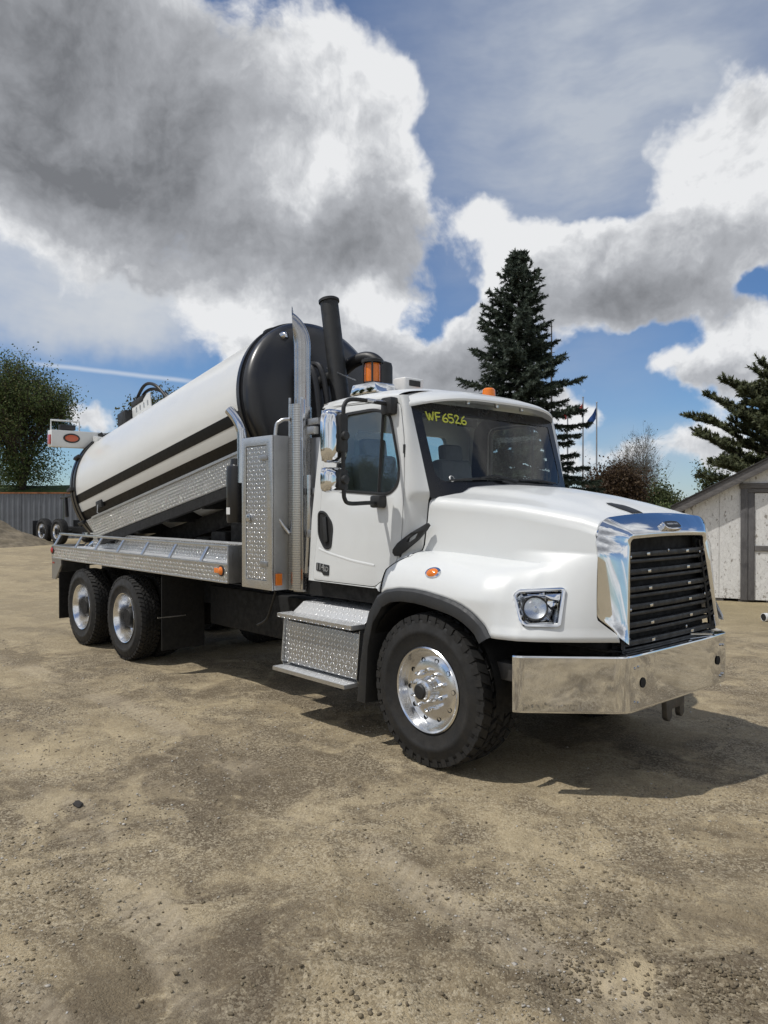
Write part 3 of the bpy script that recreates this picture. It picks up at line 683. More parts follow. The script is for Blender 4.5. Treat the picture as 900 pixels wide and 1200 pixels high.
# ---------------- grille surround, grille, badge
def sur_row(k, n):                        # k runs from the right foot over the top to the left foot
    s_ = -1 + 2 * k / n; a = abs(s_); g = -1 if s_ < 0 else 1
    if a > .42:                           # uprights
        f = (a - .42) / .58
        inner = (1.066 + .054 * f, .522 + .105 * f, 1.655 - .655 * f)
        outer = (.978 + .015 * sst(0, .2, f) + .085 * sst(.80, 1, f), .800 + .012 * f - .085 * sst(.80, 1, f), 1.72 - .64 * f)
        if f < .12: outer = (outer[0] - .01 * (1 - f / .12), outer[1] - .03 * (1 - f / .12) ** 2, outer[2])
        wmid = .09
    elif a > .28:                         # corner
        f = (a - .28) / .14; c = f * math.pi / 2
        inner = (1.075 - .009 * f, .482 + .04 * math.sin(c), 1.695 - .04 * (1 - math.cos(c)))
        outer = (.965 + .013 * f, .60 + .175 * math.sin(c), 1.842 - .122 * (1 - math.cos(c)))
        wmid = .09
    else:
        f = a / .28
        inner = (1.092 - .017 * f * f, .482 * f, 1.705 - .010 * f * f)
        outer = (.965 - .003 * f, .60 * f, 1.866 - .024 * f * f)
        wmid = .09
    I, O = Vector(inner), Vector(outer); d = O - I
    nb = Vector((.75, .66, .05)) if a > .42 else Vector((.75, .66 * sst(.28, .42, a), .66)).normalized()
    pts = [I + Vector((-.06, .0, 0)), I + Vector((-.012, .0, 0)), I + Vector((-.002, 0, 0)), I + d * .02 + nb * .012, I + d * .10 + nb * .022, I + d * .13 + nb * .023, I + d * .35 + nb * .022, I + d * .6 + nb * .017, I + d * .85 + nb * .009, O, O + Vector((-.05, -.035 if a > .42 else 0, -.035 if a < .42 else 0))]
    return [Vector((p.x, p.y * g, p.z)) for p in pts]
sur = MB().grid([sur_row(k, 96) for k in range(97)]).build('grille_surround', 'chrome', truck, smooth=50)
grille = MB()
def gx(z): return 1.035 + (1.69 - z) / .69 * .045
def gw(z): return .535 + (1.69 - z) / .69 * .10
grille.grid([[(gx(z) - .075, -gw(z) - .01, z), (gx(z) - .055, 0, z), (gx(z) - .075, gw(z) + .01, z)] for z in (.955, 1.3, 1.71)])
grille = grille.build('grille', 'seam', truck)
def gbar(z, hh, dx=0.0, name='grille_bar'):
    rows = []
    for (ox, oz) in ((-.05, -hh / 2), (-.004, -hh / 2), (0, -hh / 2 + .006), (0, hh / 2 - .006), (-.004, hh / 2), (-.05, hh / 2)):
        rows.append([(gx(z) + ox + dx + .016 * (1 - u * u), u * gw(z), z + oz) for u in [-1 + k / 6 for k in range(13)]])
    return MB().grid(rows).build(name, 'plastic', grille)
for i in range(6):
    z = 1.585 - i * .117
    gbar(z, .036); gbar(z - .046, .024, -.006)
    for y in (-.28, .28):
        MB().box((gx(z) + .016 * (1 - (y / gw(z)) ** 2) + .004, y, z), (.012, .04, .018)).build('grille_clip', 'chrome', grille, bevel=.002)
for (y, z) in ((-.49, 1.57), (.50, 1.57), (-.53, 1.22), (.54, 1.25), (0, 1.60), (-.57, 1.03), (.2, 1.04)):
    MB().lathe([(.011, -.004), (.011, .003), (.006, .006), (.0005, .006)], 10, o=(gx(z) + .016 * (1 - (y / gw(z)) ** 2) + .002, y, z), ax=(1, 0, 0)).build('grille_bolt', 'chrome2', grille)
for sg in (-1, 1):
    MB().bar((gx(.97), sg * gw(.97), .97), (gx(1.66), sg * gw(1.66), 1.66), .02, .05).build('grille_edge', 'plastic', grille)
MB().bb(.80, 1.10, -.62, .62, .93, .955).build('lower_shroud', 'plastic', truck, bevel=.008)
MB().bar((1.06, .30, .97), (1.13, .50, .955), .05, .012).build('tow_pin', 'alu', truck)
# badge
bn = Vector((.72, 0, .69)).normalized(); bu = Vector((0, 1, 0)); bv = bn.cross(bu); bo = Vector((1.083, 0, 1.778))
shp = lambda w_, h_: rounded([(-w_, -h_ * .8), (0, -h_), (w_, -h_ * .8), (w_, h_ * .8), (0, h_), (-w_, h_ * .8)], h_ * .75, 6)
bf = lambda u, v, t_: bo + bu * u + bv * (-v) * -1 + bn * t_
bf = lambda u, v, t_: bo + bu * u - bv * v * -1 + bn * t_
badge = plate([shp(.118, .044)], bf, -.02, .010).build('badge', 'chrome', truck, bevel=.003)
plate([shp(.100, .032)], bf, .0102, .0135).build('badge_face', 'plastic', badge)
tm = text_mesh('FREIGHTLINER', .0235, .001); tm.transform(Matrix((( bu.x, bv.x, bn.x, 0), (bu.y, bv.y, bn.y, 0), (bu.z, bv.z, bn.z, 0), (0, 0, 0, 1))))
link('badge_lettering', tm, 'lettering', badge, bo + bn * .0150)
# black vent on the hood top
vr = []
for k in range(13):
    f = k / 12; x = .70 + .235 * f; hw = .085 * math.sin(math.pi * min(.98, max(.02, f * .78 + .2)))
    hw = interp(f, [(0, .035), (.2, .07), (.6, .085), (1, .078)])
    vr.append([(x, -.20 + u * hw, crown_z(x) - .012 + interp(f, [(0, 0), (.5, .018), (1, .012)]) * (1 - u * u) + .012) for u in (-1, -.7, 0, .7, 1)])
MB().grid(vr).build('hood_vent', 'plastic', truck)

# ---------------- bumper
BP = [(.63, 1.225), (.655, 1.222), (.70, 1.185), (1.10, .785), (1.145, .735), (1.166, .68), (1.172, .35)]
path = [(x, -y) for x, y in BP] + [(1.174, 0)] + [(x, y) for x, y in BP[::-1]]
prof = [(-.10, .572), (-.012, .572), (-.003, .576), (0, .586), (0, .592), (0, .929), (0, .935), (-.003, .944), (-.012, .948), (-.13, .948)]
rows = []
for i, (x, y) in enumerate(path):
    p, q = Vector(path[max(i - 1, 0)]), Vector(path[min(i + 1, len(path) - 1)]); t_ = (q - p).normalized(); n_ = Vector((t_.y, -t_.x))
    rows.append([(x + n_.x * o, y + n_.y * o, z) for o, z in prof])
bumper = MB().grid(rows).build('bumper', 'chrome', truck, smooth=40)
for sg in (-1, 1):
    MB().lathe([(.034, 0), (.033, .002), (.0005, .0021)], 24, o=(1.1725, sg * .545, .755), ax=(1, 0, 0)).build('bumper_hole', 'seam', bumper)
    for (y, z) in ((.60, .865), (.60, .63), (.64, .86), (.64, .64)):
        MB().lathe([(.009, -.002), (.009, .004), (.0005, .006)], 10, o=(1.1685, sg * y, z), ax=(1, 0, 0)).build('bumper_bolt', 'chrome2', bumper)
    MB().bb(.40, .63, sg * 1.12, sg * 1.02, .74, .86).build('bumper_mount', 'steel', bumper, bevel=.01)
fork = rounded([(-.105, .60), (.165, .60), (.165, .42), (.125, .39), (.10, .42), (.10, .475), (-.015, .475), (-.015, .42), (-.05, .385), (-.085, .41)], .015, 3)
MB().prism(fork, lambda u, v, t_: (t_, u, v), 1.06, 1.10).build('tow_hook', 'steel', truck, bevel=.006)

# ---------------- headlights, markers, latches
for sg in (-1, 1):
    def hl(u, v, t_=0.0):                 # u: x along the hood, v: z
        x, z = u, v; y = side_w(x, z)
        nx = (side_w(x - .02, z) - side_w(x + .02, z)) / .04; nv = Vector((nx, 1, (side_w(x, z - .02) - side_w(x, z + .02)) / .04)).normalized()
        return Vector((x + nv.x * t_, sg * (y + nv.y * t_), z + nv.z * t_))
    def hd_(u, v, t_=0.0): return hl(.704 + (u - .69) * .82, 1.246 + (v - 1.25) * .86, t_)
    out = rounded([(.50, 1.335), (.525, 1.372), (.815, 1.402), (.85, 1.39), (.862, 1.13), (.845, 1.112), (.645, 1.108), (.60, 1.14)], .02, 3)
    inn = rounded([(.521, 1.328), (.538, 1.354), (.825, 1.384), (.843, 1.133), (.650, 1.124), (.613, 1.150)], .015, 3)
    fr = plate([out, inn], hd_, -.015, .016).build('headlight', 'chrome', truck, bevel=.003)
    sg_ = sg; ctr = (.70, 1.245)
    def ringp(f, t_): return [hd_(ctr[0] + (u - ctr[0]) * f, ctr[1] + (v - ctr[1]) * f, t_) for u, v in inn]
    MB().grid([ringp(1.04, .004), ringp(1.0, -.006), ringp(.93, -.040), ringp(.80, -.065), ringp(.5, -.078), ringp(.02, -.08)], cu=True).build('headlight_bowl', 'chrome', fr, smooth=50)
    cx_, cz_ = .672, 1.25; c = hd_(cx_, cz_, -.028); nv = (hd_(cx_, cz_, .1) - c).normalized()
    MB().lathe([(.082, -.01), (.085, .014), (.080, .022), (.073, .018)], 36, o=c, ax=nv).build('lamp_rim', 'plastic', fr)
    MB().lathe([(.073, .012), (.058, .024), (.03, .031), (.0005, .036)], 36, o=c, ax=nv).build('lamp_lens', 'clear', fr)
    MB().lathe([(.072, .008), (.036, -.004), (.016, -.006), (.014, .012), (.0005, .014)], 24, o=c, ax=nv).build('lamp_bulb', 'rim', fr)
    dv = [(.535, 1.322), (.575, 1.336), (.60, 1.26), (.592, 1.18), (.57, 1.23)]
    plate([dv], hd_, -.03, -.012).build('turn_lens', 'clear', fr)
    # sloping chrome divider
    plate([rounded([(.70, 1.345), (.815, 1.362), (.822, 1.31), (.765, 1.315)], .01, 2)], hd_, -.05, -.004).build('bowl_wedge', 'chrome', fr, bevel=.003)
    # amber fender marker
    mx, mz = -.16, 1.425; mk = []
    def fz(u, v, t_): p = hl(u, v, 0); return p + (hl(mx, mz, t_) - hl(mx, mz, 0))
    plate([[(mx + .075 * math.cos(a), mz + .038 * math.sin(a)) for a in [2 * math.pi * k / 24 for k in range(24)]]], fz, -.01, .006).build('marker_bezel', 'chrome', truck, bevel=.002)
    rows = [[fz(mx - .008 + .055 * r_ * math.cos(a), mz + .029 * r_ * math.sin(a), .006 + .018 * (1 - r_ * r_)) for a in [2 * math.pi * k / 24 for k in range(24)]] for r_ in (1, .8, .5, .05)]
    MB().grid(rows, cu=True).build('fender_marker', 'amber', truck)
    # rubber hood latch across the seam
    lat = MB(); A, B = Vector((-.655, 1.535)), Vector((-.385, 1.775)); d = (B - A).normalized(); nn = Vector((-d.y, d.x)); pts = []
    for f, w_ in ((0, .018), (.06, .034), (.25, .042), (.6, .036), (.88, .022), (1, .012)): pts.append(A + (B - A) * f + nn * w_)
    for f, w_ in ((1, .012), (.88, .022), (.6, .036), (.25, .042), (.06, .034), (0, .018)): pts.append(A + (B - A) * f - nn * w_)
    def lf(u, v, t_): return (u, sg * (interp(u, [(-.66, 1.066), (-.58, 1.055), (-.50, 1.005), (-.44, .968), (-.38, .955)]) + t_), v)
    hole = [tuple(A + (B - A) * f + nn * s_ * .016) for f, s_ in ((.42, 0), (.5, 1), (.66, .8), (.70, 0), (.6, -1), (.48, -.9))]
    plate([[tuple(p) for p in pts], hole], lf, .0, .028).build('hood_latch', 'plastic', truck, bevel=.004)

# ---------------- cab
def cy(z): return 1.070 - .075 * (z - 1.25) / 1.5               # half width of the cab side at height z
def side(sg): return lambda u, v, t_: (u, sg * (cy(v) + t_), v)
DOOR = rounded([(-1.735, 1.262), (-.90, 1.262), (-.80, 1.33), (-.655, 1.48), (-.608, 1.62), (-.60, 2.12), (-.618, 2.45), (-.67, 2.715), (-.75, 2.758), (-1.50, 2.775), (-1.585, 2.70), (-1.63, 2.40), (-1.66, 1.90), (-1.70, 1.60)], .035, 4)
WIN = rounded([(-1.44, 2.06), (-.775, 2.02), (-.672, 2.09), (-.672, 2.24), (-.80, 2.655), (-1.00, 2.70), (-1.40, 2.69)], .07, 5)
XD = [(1.262, -.905), (1.33, -.79), (1.40, -.725), (1.48, -.655), (1.55, -.625), (1.62, -.608), (1.9, -.602), (2.12, -.60), (2.45, -.618), (2.66, -.655), (2.72, -.675), (2.80, -.715)]
SIDE_OUT = [(-1.80, 1.25), (-.91, 1.247)] + [(interp(z, XD) + .014, z) for z in (1.27, 1.33, 1.40, 1.48, 1.55, 1.62, 1.9, 2.12, 2.3, 2.45, 2.6, 2.7, 2.76, 2.80)] + [(-1.60, 2.83), (-1.68, 2.76), (-1.74, 2.30), (-1.79, 1.80)]
def grow(poly, d):
    c = Vector((sum(p[0] for p in poly) / len(poly), sum(p[1] for p in poly) / len(poly))); out = []
    n = len(poly)
    for i in range(n):
        a, b_ = Vector(poly[i - 1]), Vector(poly[(i + 1) % n]); t_ = (b_ - a).normalized(); nn = Vector((t_.y, -t_.x))
        out.append(tuple(Vector(poly[i]) + nn * d))
    return out
cab = bpy.data.objects.new('cab', None); COL.objects.link(cab); cab.parent = truck
for sg in (-1, 1):
    S = side(sg)
    plate([SIDE_OUT, grow(DOOR, .007)], S, -.04, 0.0).build('side_frame', 'white', cab, bevel=.004)
    plate([grow(DOOR, .012)], S, -.06, -.045).build('door_seal', 'seam', cab) if False else plate([grow(DOOR, .02), grow(WIN, .03)], S, -.055, -.042).build('door_seal', 'seam', cab)
    door = plate([DOOR, grow(WIN, .022)], S, -.035, 0.004).build('door', 'white', truck, bevel=.006)
    plate([grow(WIN, .0235), WIN], S, -.03, .010).build('window_seal', 'plastic', door, bevel=.004)
    plate([grow(WIN, .01)], S, -.022, -.017).build('door_window', 'glass_side', door)
    MB().bar(S(-.905, 2.02, -.008), S(-.885, 2.69, -.008), .022, .022).build('window_divider', 'plastic', door)
    # pressed line across the door
    cre = [[S(u, interp(u, [(-1.69, 1.545), (-1.60, 1.52), (-1.50, 1.50), (-1.2, 1.455), (-.9, 1.43)]) + dz, .004 + o) for u in [-1.66 + .05 * k for k in range(16)]] for dz, o in ((.012, 0), (.004, .006), (-.012, 0))]
    MB().grid(cre).build('door_crease', 'white', door, smooth=60)
    hd = rounded([(-1.675, 1.86), (-1.59, 1.85), (-1.485, 1.75), (-1.50, 1.555), (-1.57, 1.555), (-1.66, 1.66)], .05, 5)
    dh = plate([hd, grow(hd, -.018)], S, .0, .012).build('door_handle', 'plastic', door, bevel=.003)
    plate([grow(hd, -.017)], S, .0, .0055).build('handle_recess', 'seam', door)
    MB().bar(S(-1.585, 1.82, .016), S(-1.545, 1.60, .016), .05, .016, up=(0, sg, 0)).build('handle_grip', 'plastic', door, bevel=.006)
    # model badge
    bp = rounded([(-1.685, 1.415), (-1.50, 1.40), (-1.50, 1.31), (-1.58, 1.31), (-1.60, 1.335), (-1.685, 1.345)], .01, 2)
    mb_ = plate([bp], S, .004, .010).build('model_badge', 'plastic', door, bevel=.002)
    tm = text_mesh('114', .078, .001); t2 = text_mesh('SD', .06, .001)
    for mesh_, u, v in ((tm, -1.625, 1.378), (t2, -1.54, 1.362)):
        X = Vector((sg * -1.0, 0, 0)) if sg > 0 else Vector((1, 0, 0)); Z = Vector((0, sg * -.05, 1)).normalized(); Nn = X.cross(Z)
        mesh_.transform(Matrix(((X.x, Z.x, Nn.x, 0), (X.y, Z.y, Nn.y, 0), (X.z, Z.z, Nn.z, 0), (0, 0, 0, 1)))); link('badge_lettering', mesh_, 'lettering', door, S(u, v, .0115))
    for z in (1.56, 2.35): MB().box(S(-.61, z, -.01), (.02, .03, .10)).build('door_hinge', 'plastic', door)
    if sg > 0: continue
    # mirror: bracket feet, arm, heads
    up_, lo_ = Vector(S(-.77, 2.715, .03)), Vector(S(-.855, 1.95, .03))
    MB().box(up_, (.13, .09, .14)).build('mirror_bracket', 'plastic', door, bevel=.025)
    MB().box(lo_, (.12, .10, .10)).build('mirror_bracket', 'plastic', door, bevel=.02)
    arm = smooth_path([up_ + Vector((0, 0, .015)), (-.785, sg * 1.25, 2.74), (-.795, sg * 1.41, 2.735), (-.80, sg * 1.468, 2.69), (-.80, sg * 1.478, 2.60), (-.80, sg * 1.48, 2.3), (-.80, sg * 1.475, 2.05), (-.80, sg * 1.465, 1.97), (-.805, sg * 1.41, 1.935), (-.83, sg * 1.2, 1.94), lo_ + Vector((0, 0, -.01))], 6)
    MB().tube(arm, .0165, 12).build('mirror_arm', 'plastic', door)
    MB().tube([up_ + Vector((-.01, sg * .02, .02)), (-.785, sg * 1.26, 2.742)], .019, 12).build('arm_sleeve', 'alu', door)
    for (z0, z1, nm) in ((2.245, 2.66, 'main_mirror'), (2.02, 2.215, 'convex_mirror')):
        yc, zc, hw, hh = 1.503, (z0 + z1) / 2, .112, (z1 - z0) / 2; rows = []
        for k, (f, dx) in enumerate(((1.0, -.075), (1.0, -.045), (.97, -.02), (.86, .0), (.6, .012), (.02, .016))):
            ring = []
            for j in range(40):
                a = 2 * math.pi * j / 40; e = 4.5
                cx2 = math.copysign(abs(math.cos(a)) ** (2 / e), math.cos(a)); sx = math.copysign(abs(math.sin(a)) ** (2 / e), math.sin(a))
                ff = 1 - (1 - f) * (hw / hw); fz_ = 1 - (1 - f) * hw / hh
                ring.append((-.835 + dx, sg * (yc + cx2 * hw * f), zc + sx * hh * (fz_ if f > .1 else .02)))
            rows.append(ring)
        head = MB().grid(rows, cu=True).build(nm, 'chrome', door, smooth=50)
        MB().box((-.905, sg * yc, zc), (.006, hw * 1.8, hh * 1.86)).build('mirror_glass', 'chrome', head)
        MB().box((-.81, sg * 1.478, zc + (.02 if hh > .15 else 0)), (.05, .085, .30 if hh > .15 else .16)).build('mirror_clamp', 'plastic', head, bevel=.022, seg=3)
        MB().lathe([(.035, -.01), (.037, .02), (.03, .03), (.0005, .032)], 16, o=(-.79, sg * 1.478, zc), ax=(1, 0, 0)).build('mirror_knob', 'plastic', head)
# windscreen
def ws(a, b_, off=0.0):                    # a -1..1 across, b 0..1 upwards
    hw = .912 + .022 * b_; x = -.430 - .205 * b_ + (.105 - .055 * b_) * (1 - a * a) ; z = 2.005 + .745 * b_ + .03 * (1 - a * a) * (1 - b_)
    n_ = Vector((.745, 0, .33)).normalized(); n_ = Vector((n_.x, a * .32, n_.z)).normalized()
    return Vector((x, a * hw, z)) + n_ * off
N_ = 24
MB().grid([[ws(-1 + 2 * i / N_, j / 10) for i in range(N_ + 1)] for j in range(11)]).build('windshield', 'glass', truck)
def band(a0, a1, b0, b1, na, nb): return [[ws(a0 + (a1 - a0) * i / na, b0 + (b1 - b0) * j / nb, .004) for i in range(na + 1)] for j in range(nb + 1)]
sl = MB(); sl.grid(band(-1.0, 1.0, .965, 1.0, 24, 1)); sl.grid(band(-1.0, 1.0, -.04, .125, 24, 2)); sl.grid(band(-1.0, -.905, .125, .965, 2, 8)); sl.grid(band(.905, 1.0, .125, .965, 2, 8))
for (ca, cb, da, db) in ((-.905, .125, 1, 1), (.905, .125, -1, 1), (-.905, .965, 1, -1), (.905, .965, -1, -1)):
    pts = [ws(ca, cb, .004)] + [ws(ca + da * .12 * (1 - math.sin(t_)), cb + db * .13 * (1 - math.cos(t_)), .004) for t_ in [math.pi / 2 * k / 6 for k in range(7)]]
    sl.add(pts, [(0, k, k + 1) for k in range(1, 7)])
sl.build('windshield_seal', 'seal', truck, recalc=False)
# dark sun band at the top of the glass
MB().grid(band(-.905, .905, .875, .965, 24, 1)).build('sun_band', 'seal', truck, recalc=False)
# yellow grease-pencil lettering WF6526
strokes = []
def letter(ch, x0):
    L = {'W': [[(0, 1), (.22, 0), (.42, .8), (.62, .05), (.95, 1.05)]], 'F': [[(.1, 1), (.05, 0)], [(.1, 1), (.75, 1.05)], [(.08, .52), (.6, .56)]],
         '6': [[(.62, 1), (.25, .7), (.05, .3), (.2, .03), (.55, .05), (.68, .3), (.5, .48), (.15, .38)]], '5': [[(.7, 1.02), (.15, 1), (.12, .6), (.45, .62), (.66, .4), (.55, .1), (.2, 0), (.02, .1)]],
         '2': [[(.08, .75), (.25, 1), (.55, .95), (.55, .65), (.25, .3), (.05, .03), (.35, .08), (.75, .02)]]}[ch]
    for s_ in L: strokes.append([(x0 + u, v) for u, v in s_])
xx = 0
for ch, w_ in (('W', 1.1), ('F', .9), ('6', .82), ('5', .85), ('2', .88), ('6', .8)): letter(ch, xx); xx += w_
wr = MB()
for s_ in strokes:
    pts = smooth_path([Vector((u, v, 0)) for u, v in s_], 5) if len(s_) > 3 else [Vector((u, v, 0)) for u, v in s_]
    P = [ws(-.855 + p.x * .0865, .80 + p.y * .095 - p.x * .004, .007) for p in pts]
    wr.tube(P, .0065, 6)
wr.build('marker_writing', 'yellow', truck)
# wipers
MB().tube([ws(-.78, .13, .02), ws(-.45, .135, .03), ws(-.12, .13, .02)], [.006, .012, .006], 8).build('wiper_blade', 'plastic', truck)
MB().tube([ws(-.45, .135, .04), ws(-.25, .16, .045), ws(.0, .09, .05)], [.008, .012, .016], 8).build('wiper_arm', 'plastic', truck)
MB().tube([ws(.10, .13, .02), ws(.45, .135, .03), ws(.75, .13, .02)], [.006, .012, .006], 8).build('wiper_blade', 'plastic', truck)
MB().lathe([(.028, 0), (.024, .008), (.02, .008)], 16, o=ws(-.74, .155, .0), ax=(.9, 0, .4)).build('sticker', 'white_plastic', truck)
# cowl side and A pillar: one pressed panel from the door edge to the hood seam and the glass edge
for sg in (-1, 1):
    rows = []
    for k in range(64):
        z = 1.25 + (2.80 - 1.25) * k / 63
        p = Vector((interp(z, XD) + .010, sg * (cy(z) - .0005), z))
        qh = Vector((max(-.665, hood_rear(z)) - .020, sg * (side_w(max(-.655, hood_rear(z)) + .004, z) - .003), z))
        qw = ws(sg * 1.0, max(-.02, min(1.06, (z - 2.005) / .745)), .004)
        f = sst(1.955, 2.03, z); q = qh.lerp(qw, f); q.z = z
        if q.x < p.x + .02: q.x = p.x + .02
        row = []
        for j in range(9):
            u = j / 8; r_ = p.lerp(q, u); bl = .018 * math.sin(math.pi * u) * sst(1.5, 1.75, z); e_ = u * u * (3 - 2 * u)
            r_.y = p.y + (q.y - p.y) * (u * .4 + e_ * .6) + sg * bl; r_.x += bl * .7 * f
            row.append(r_)
        rows.append(row)
    MB().grid(rows).build('cowl_panel', 'white', cab, smooth=60)
# roof
rows = []
for x, dz, wq in ((-1.755, -.10, .93), (-1.735, -.04, .965), (-1.68, .0, .99), (-1.5, .02, 1.0), (-1.2, .03, 1.0), (-.95, .022, 1.0), (-.80, .0, .995), (-.73, -.035, .985)):
    r_ = []
    for k in range(41):
        u = -1 + 2 * k / 40; w_ = cy(2.8) + .004
        e = 3.6; yy = math.copysign(abs(math.sin(u * math.pi / 2)) ** .9, u) * w_ * wq
        zz = 2.79 + (.108 + dz * .8) * (max(0, 1 - abs(math.sin(u * math.pi / 2)) ** e)) ** (1 / 2.2)
        xb = x + (.08 * (1 - u * u) if x > -.9 else 0)
        r_.append((xb, yy, zz))
    rows.append(r_)
MB().grid(rows).build('roof', 'white', cab, smooth=60)
# visor
rows = []
for (f, dz, dx) in ((0, -.075, 0), (.25, -.008, 0), (.55, .0, 0), (.85, -.040, 0), (.97, -.066, 0), (1.0, -.082, 0), (.985, -.098, 0), (.9, -.092, 0), (.5, -.085, 0), (0, -.09, 0)):
    r_ = []
    for k in range(49):
        u = -1 + 2 * k / 48; hw = 1.0 - .01 * f
        xb = -.93 + .10 * (1 - u * u); xe = -.665 + .23 * (1 - abs(u) ** 5)
        z0 = 2.895 - .095 * abs(u) ** 3.2
        r_.append((xb + (xe - xb) * f, u * hw, z0 + dz - .01))
    rows.append(r_)
MB().grid(rows).build('visor', 'white', truck, smooth=45)
for k in range(5):
    y = -.72 + .36 * k
    MB().lathe([(.02, 0), (.018, -.03), (.001, -.032)], 10, o=(-.62 + .1 * (1 - y * y), y, 2.795), ax=(0, 0, 1)).build('visor_bracket', 'chrome2', truck)
# cab back, floor, interior
RW = rounded([(-.62, 2.15), (.62, 2.15), (.62, 2.62), (-.62, 2.62)], .08, 4)
plate([rounded([(-1.03, 1.25), (1.03, 1.25), (1.0, 2.0), (.97, 2.70), (.88, 2.83), (-.88, 2.83), (-.97, 2.70), (-1.0, 2.0)], .05, 3), RW], lambda u, v, t_: (-1.79 + .07 * max(0, v - 1.9) + t_, u, v), 0, .05).build('back_wall', 'white', cab)
plate([RW], lambda u, v, t_: (-1.77 + .07 * (v - 1.9) + t_, u, v), 0, .005).build('rear_window', 'glass_side', cab)
MB().bb(-1.74, -.5, -1.0, 1.0, 1.26, 1.30).build('cab_floor', 'interior', cab)
MB().bb(-.68, -.54, -.87, .87, 1.30, 1.93).build('firewall', 'interior', cab)
rows = [[(x, u, z) for u in (-.86, -.5, 0, .5, .86)] for x, z in ((-.50, 1.985), (-.66, 2.015), (-.86, 1.96), (-.92, 1.75))]
MB().grid(rows).build('dashboard', 'interior', cab)
plate([rounded([(-.93, -.98), (-1.72, -.98), (-1.72, .98), (-.93, .98)], .05, 3)], lambda u, v, t_: (u, v, t_), 2.80, 2.825).build('headliner', 'liner', cab)
for y in (-.52, .52):
    st = bpy.data.objects.new('seat', None); COL.objects.link(st); st.parent = cab
    MB().bb(-1.52, -1.02, y - .25, y + .25, 1.62, 1.76).build('seat_cushion', 'seat', st, bevel=.05, seg=3)
    MB().box((-1.50, y, 2.06), (.15, .48, .64), Matrix.Rotation(R(-8), 3, 'Y')).build('seat_back', 'seat', st, bevel=.06, seg=3)
    MB().box((-1.55, y, 2.44), (.11, .28, .18), Matrix.Rotation(R(-8), 3, 'Y')).build('headrest', 'seat', st, bevel=.045, seg=3)
    MB().bb(-1.45, -1.08, y - .18, y + .18, 1.30, 1.62).build('seat_base', 'interior', st)
tor = [[(-.98 + .10 * math.sin(a) + .016 * math.cos(b_) * .5, .52 + (.21 + .016 * math.cos(b_)) * math.cos(a), 2.0 + (.17 + .012 * math.cos(b_)) * math.sin(a) + .016 * math.sin(b_)) for b_ in [2 * math.pi * j / 8 for j in range(8)]] for a in [2 * math.pi * k / 32 for k in range(32)]]
MB().grid(tor, cu=True, cv=True).build('steering_wheel', 'plastic', cab)
MB().tube([(-.98, .52, 2.0), (-.7, .52, 1.75)], .035, 12).build('steering_column', 'interior', cab)
MB().box((-.86, 0, 2.66), (.03, .24, .07)).build('inner_mirror', 'plastic', cab, bevel=.01)
# roof lights
def beacon(x, y, z, guard):
    base = bpy.data.objects.new('beacon', None); COL.objects.link(base); base.parent = truck
    if guard:
        MB().prism(rounded([(x - .17, z - .09), (x + .19, z - .09), (x + .16, z), (x - .13, z)], .01, 2), lambda u, v, t_: (u, t_, v), y - .115, y + .115).build('beacon_base', 'chrome', base, bevel=.006)
        MB().lathe([(.085, 0), (.083, .02), (.075, .024)], 28, o=(x, y, z), ax=(0, 0, 1)).build('beacon_seat', 'plastic', base)
        MB().lathe([(.070, .02), (.072, .06), (.070, .16), (.064, .185), (.04, .192), (.0005, .193)], 28, o=(x, y, z), ax=(0, 0, 1)).build('beacon_lens', 'amber', base)
        for k in range(6):
            a = 2 * math.pi * (k + .3) / 6; MB().bar((x + .088 * math.cos(a), y + .088 * math.sin(a), z), (x + .088 * math.cos(a), y + .088 * math.sin(a), z + .2), .012, .012).build('guard_bar', 'plastic', base)
        MB().lathe([(.095, .19), (.095, .215), (.08, .222), (.0005, .224)], 28, o=(x, y, z), ax=(0, 0, 1)).build('guard_cap', 'plastic', base)
    else:
        MB().prism(rounded([(x - .11, z - .08), (x + .11, z - .08), (x + .10, z), (x - .09, z)], .01, 2), lambda u, v, t_: (u, t_, v), y - .10, y + .14).build('beacon_base', 'white_plastic', base, bevel=.01)
        MB().lathe([(.064, 0), (.066, .04), (.062, .082), (.045, .098), (.0005, .10)], 28, o=(x, y - .02, z), ax=(0, 0, 1)).build('beacon_lens', 'amber', base)
beacon(-1.25, -.79, 2.965, True)
beacon(-1.20, .72, 2.985, False)
wb = MB().bb(-1.22, -1.06, -.58, -.34, 2.90, 3.04).build('work_light', 'white_plastic', truck, bevel=.02, seg=3)
MB().bb(-1.061, -1.052, -.53, -.40, 2.965, 3.015).build('light_face', 'plastic', wb)
MB().lathe([(.06, -.03), (.055, .005), (.035, .022), (.0005, .026)], 20, o=(-1.02, -.42, 2.905), ax=(0, 0, 1)).build('roof_marker', 'amber', truck)
MB().tube([(-1.4, -.62, 2.99), (-1.2, -.52, 2.985)], .008, 6).build('light_cable', 'alu', truck)
for y in (-.0, .3): MB().lathe([(.06, -.03), (.055, .002), (.035, .012), (.0005, .014)], 20, o=(-.97, y, 2.905), ax=(0, 0, 1)).build('roof_marker', 'amber', truck)
# grab rail and hinges at the cab's rear edge
for z in (1.66, 2.60): MB().box((-1.83, -1.0, z), (.10, .06, .07)).build('stack_bracket', 'alu_dark', truck, bevel=.008)

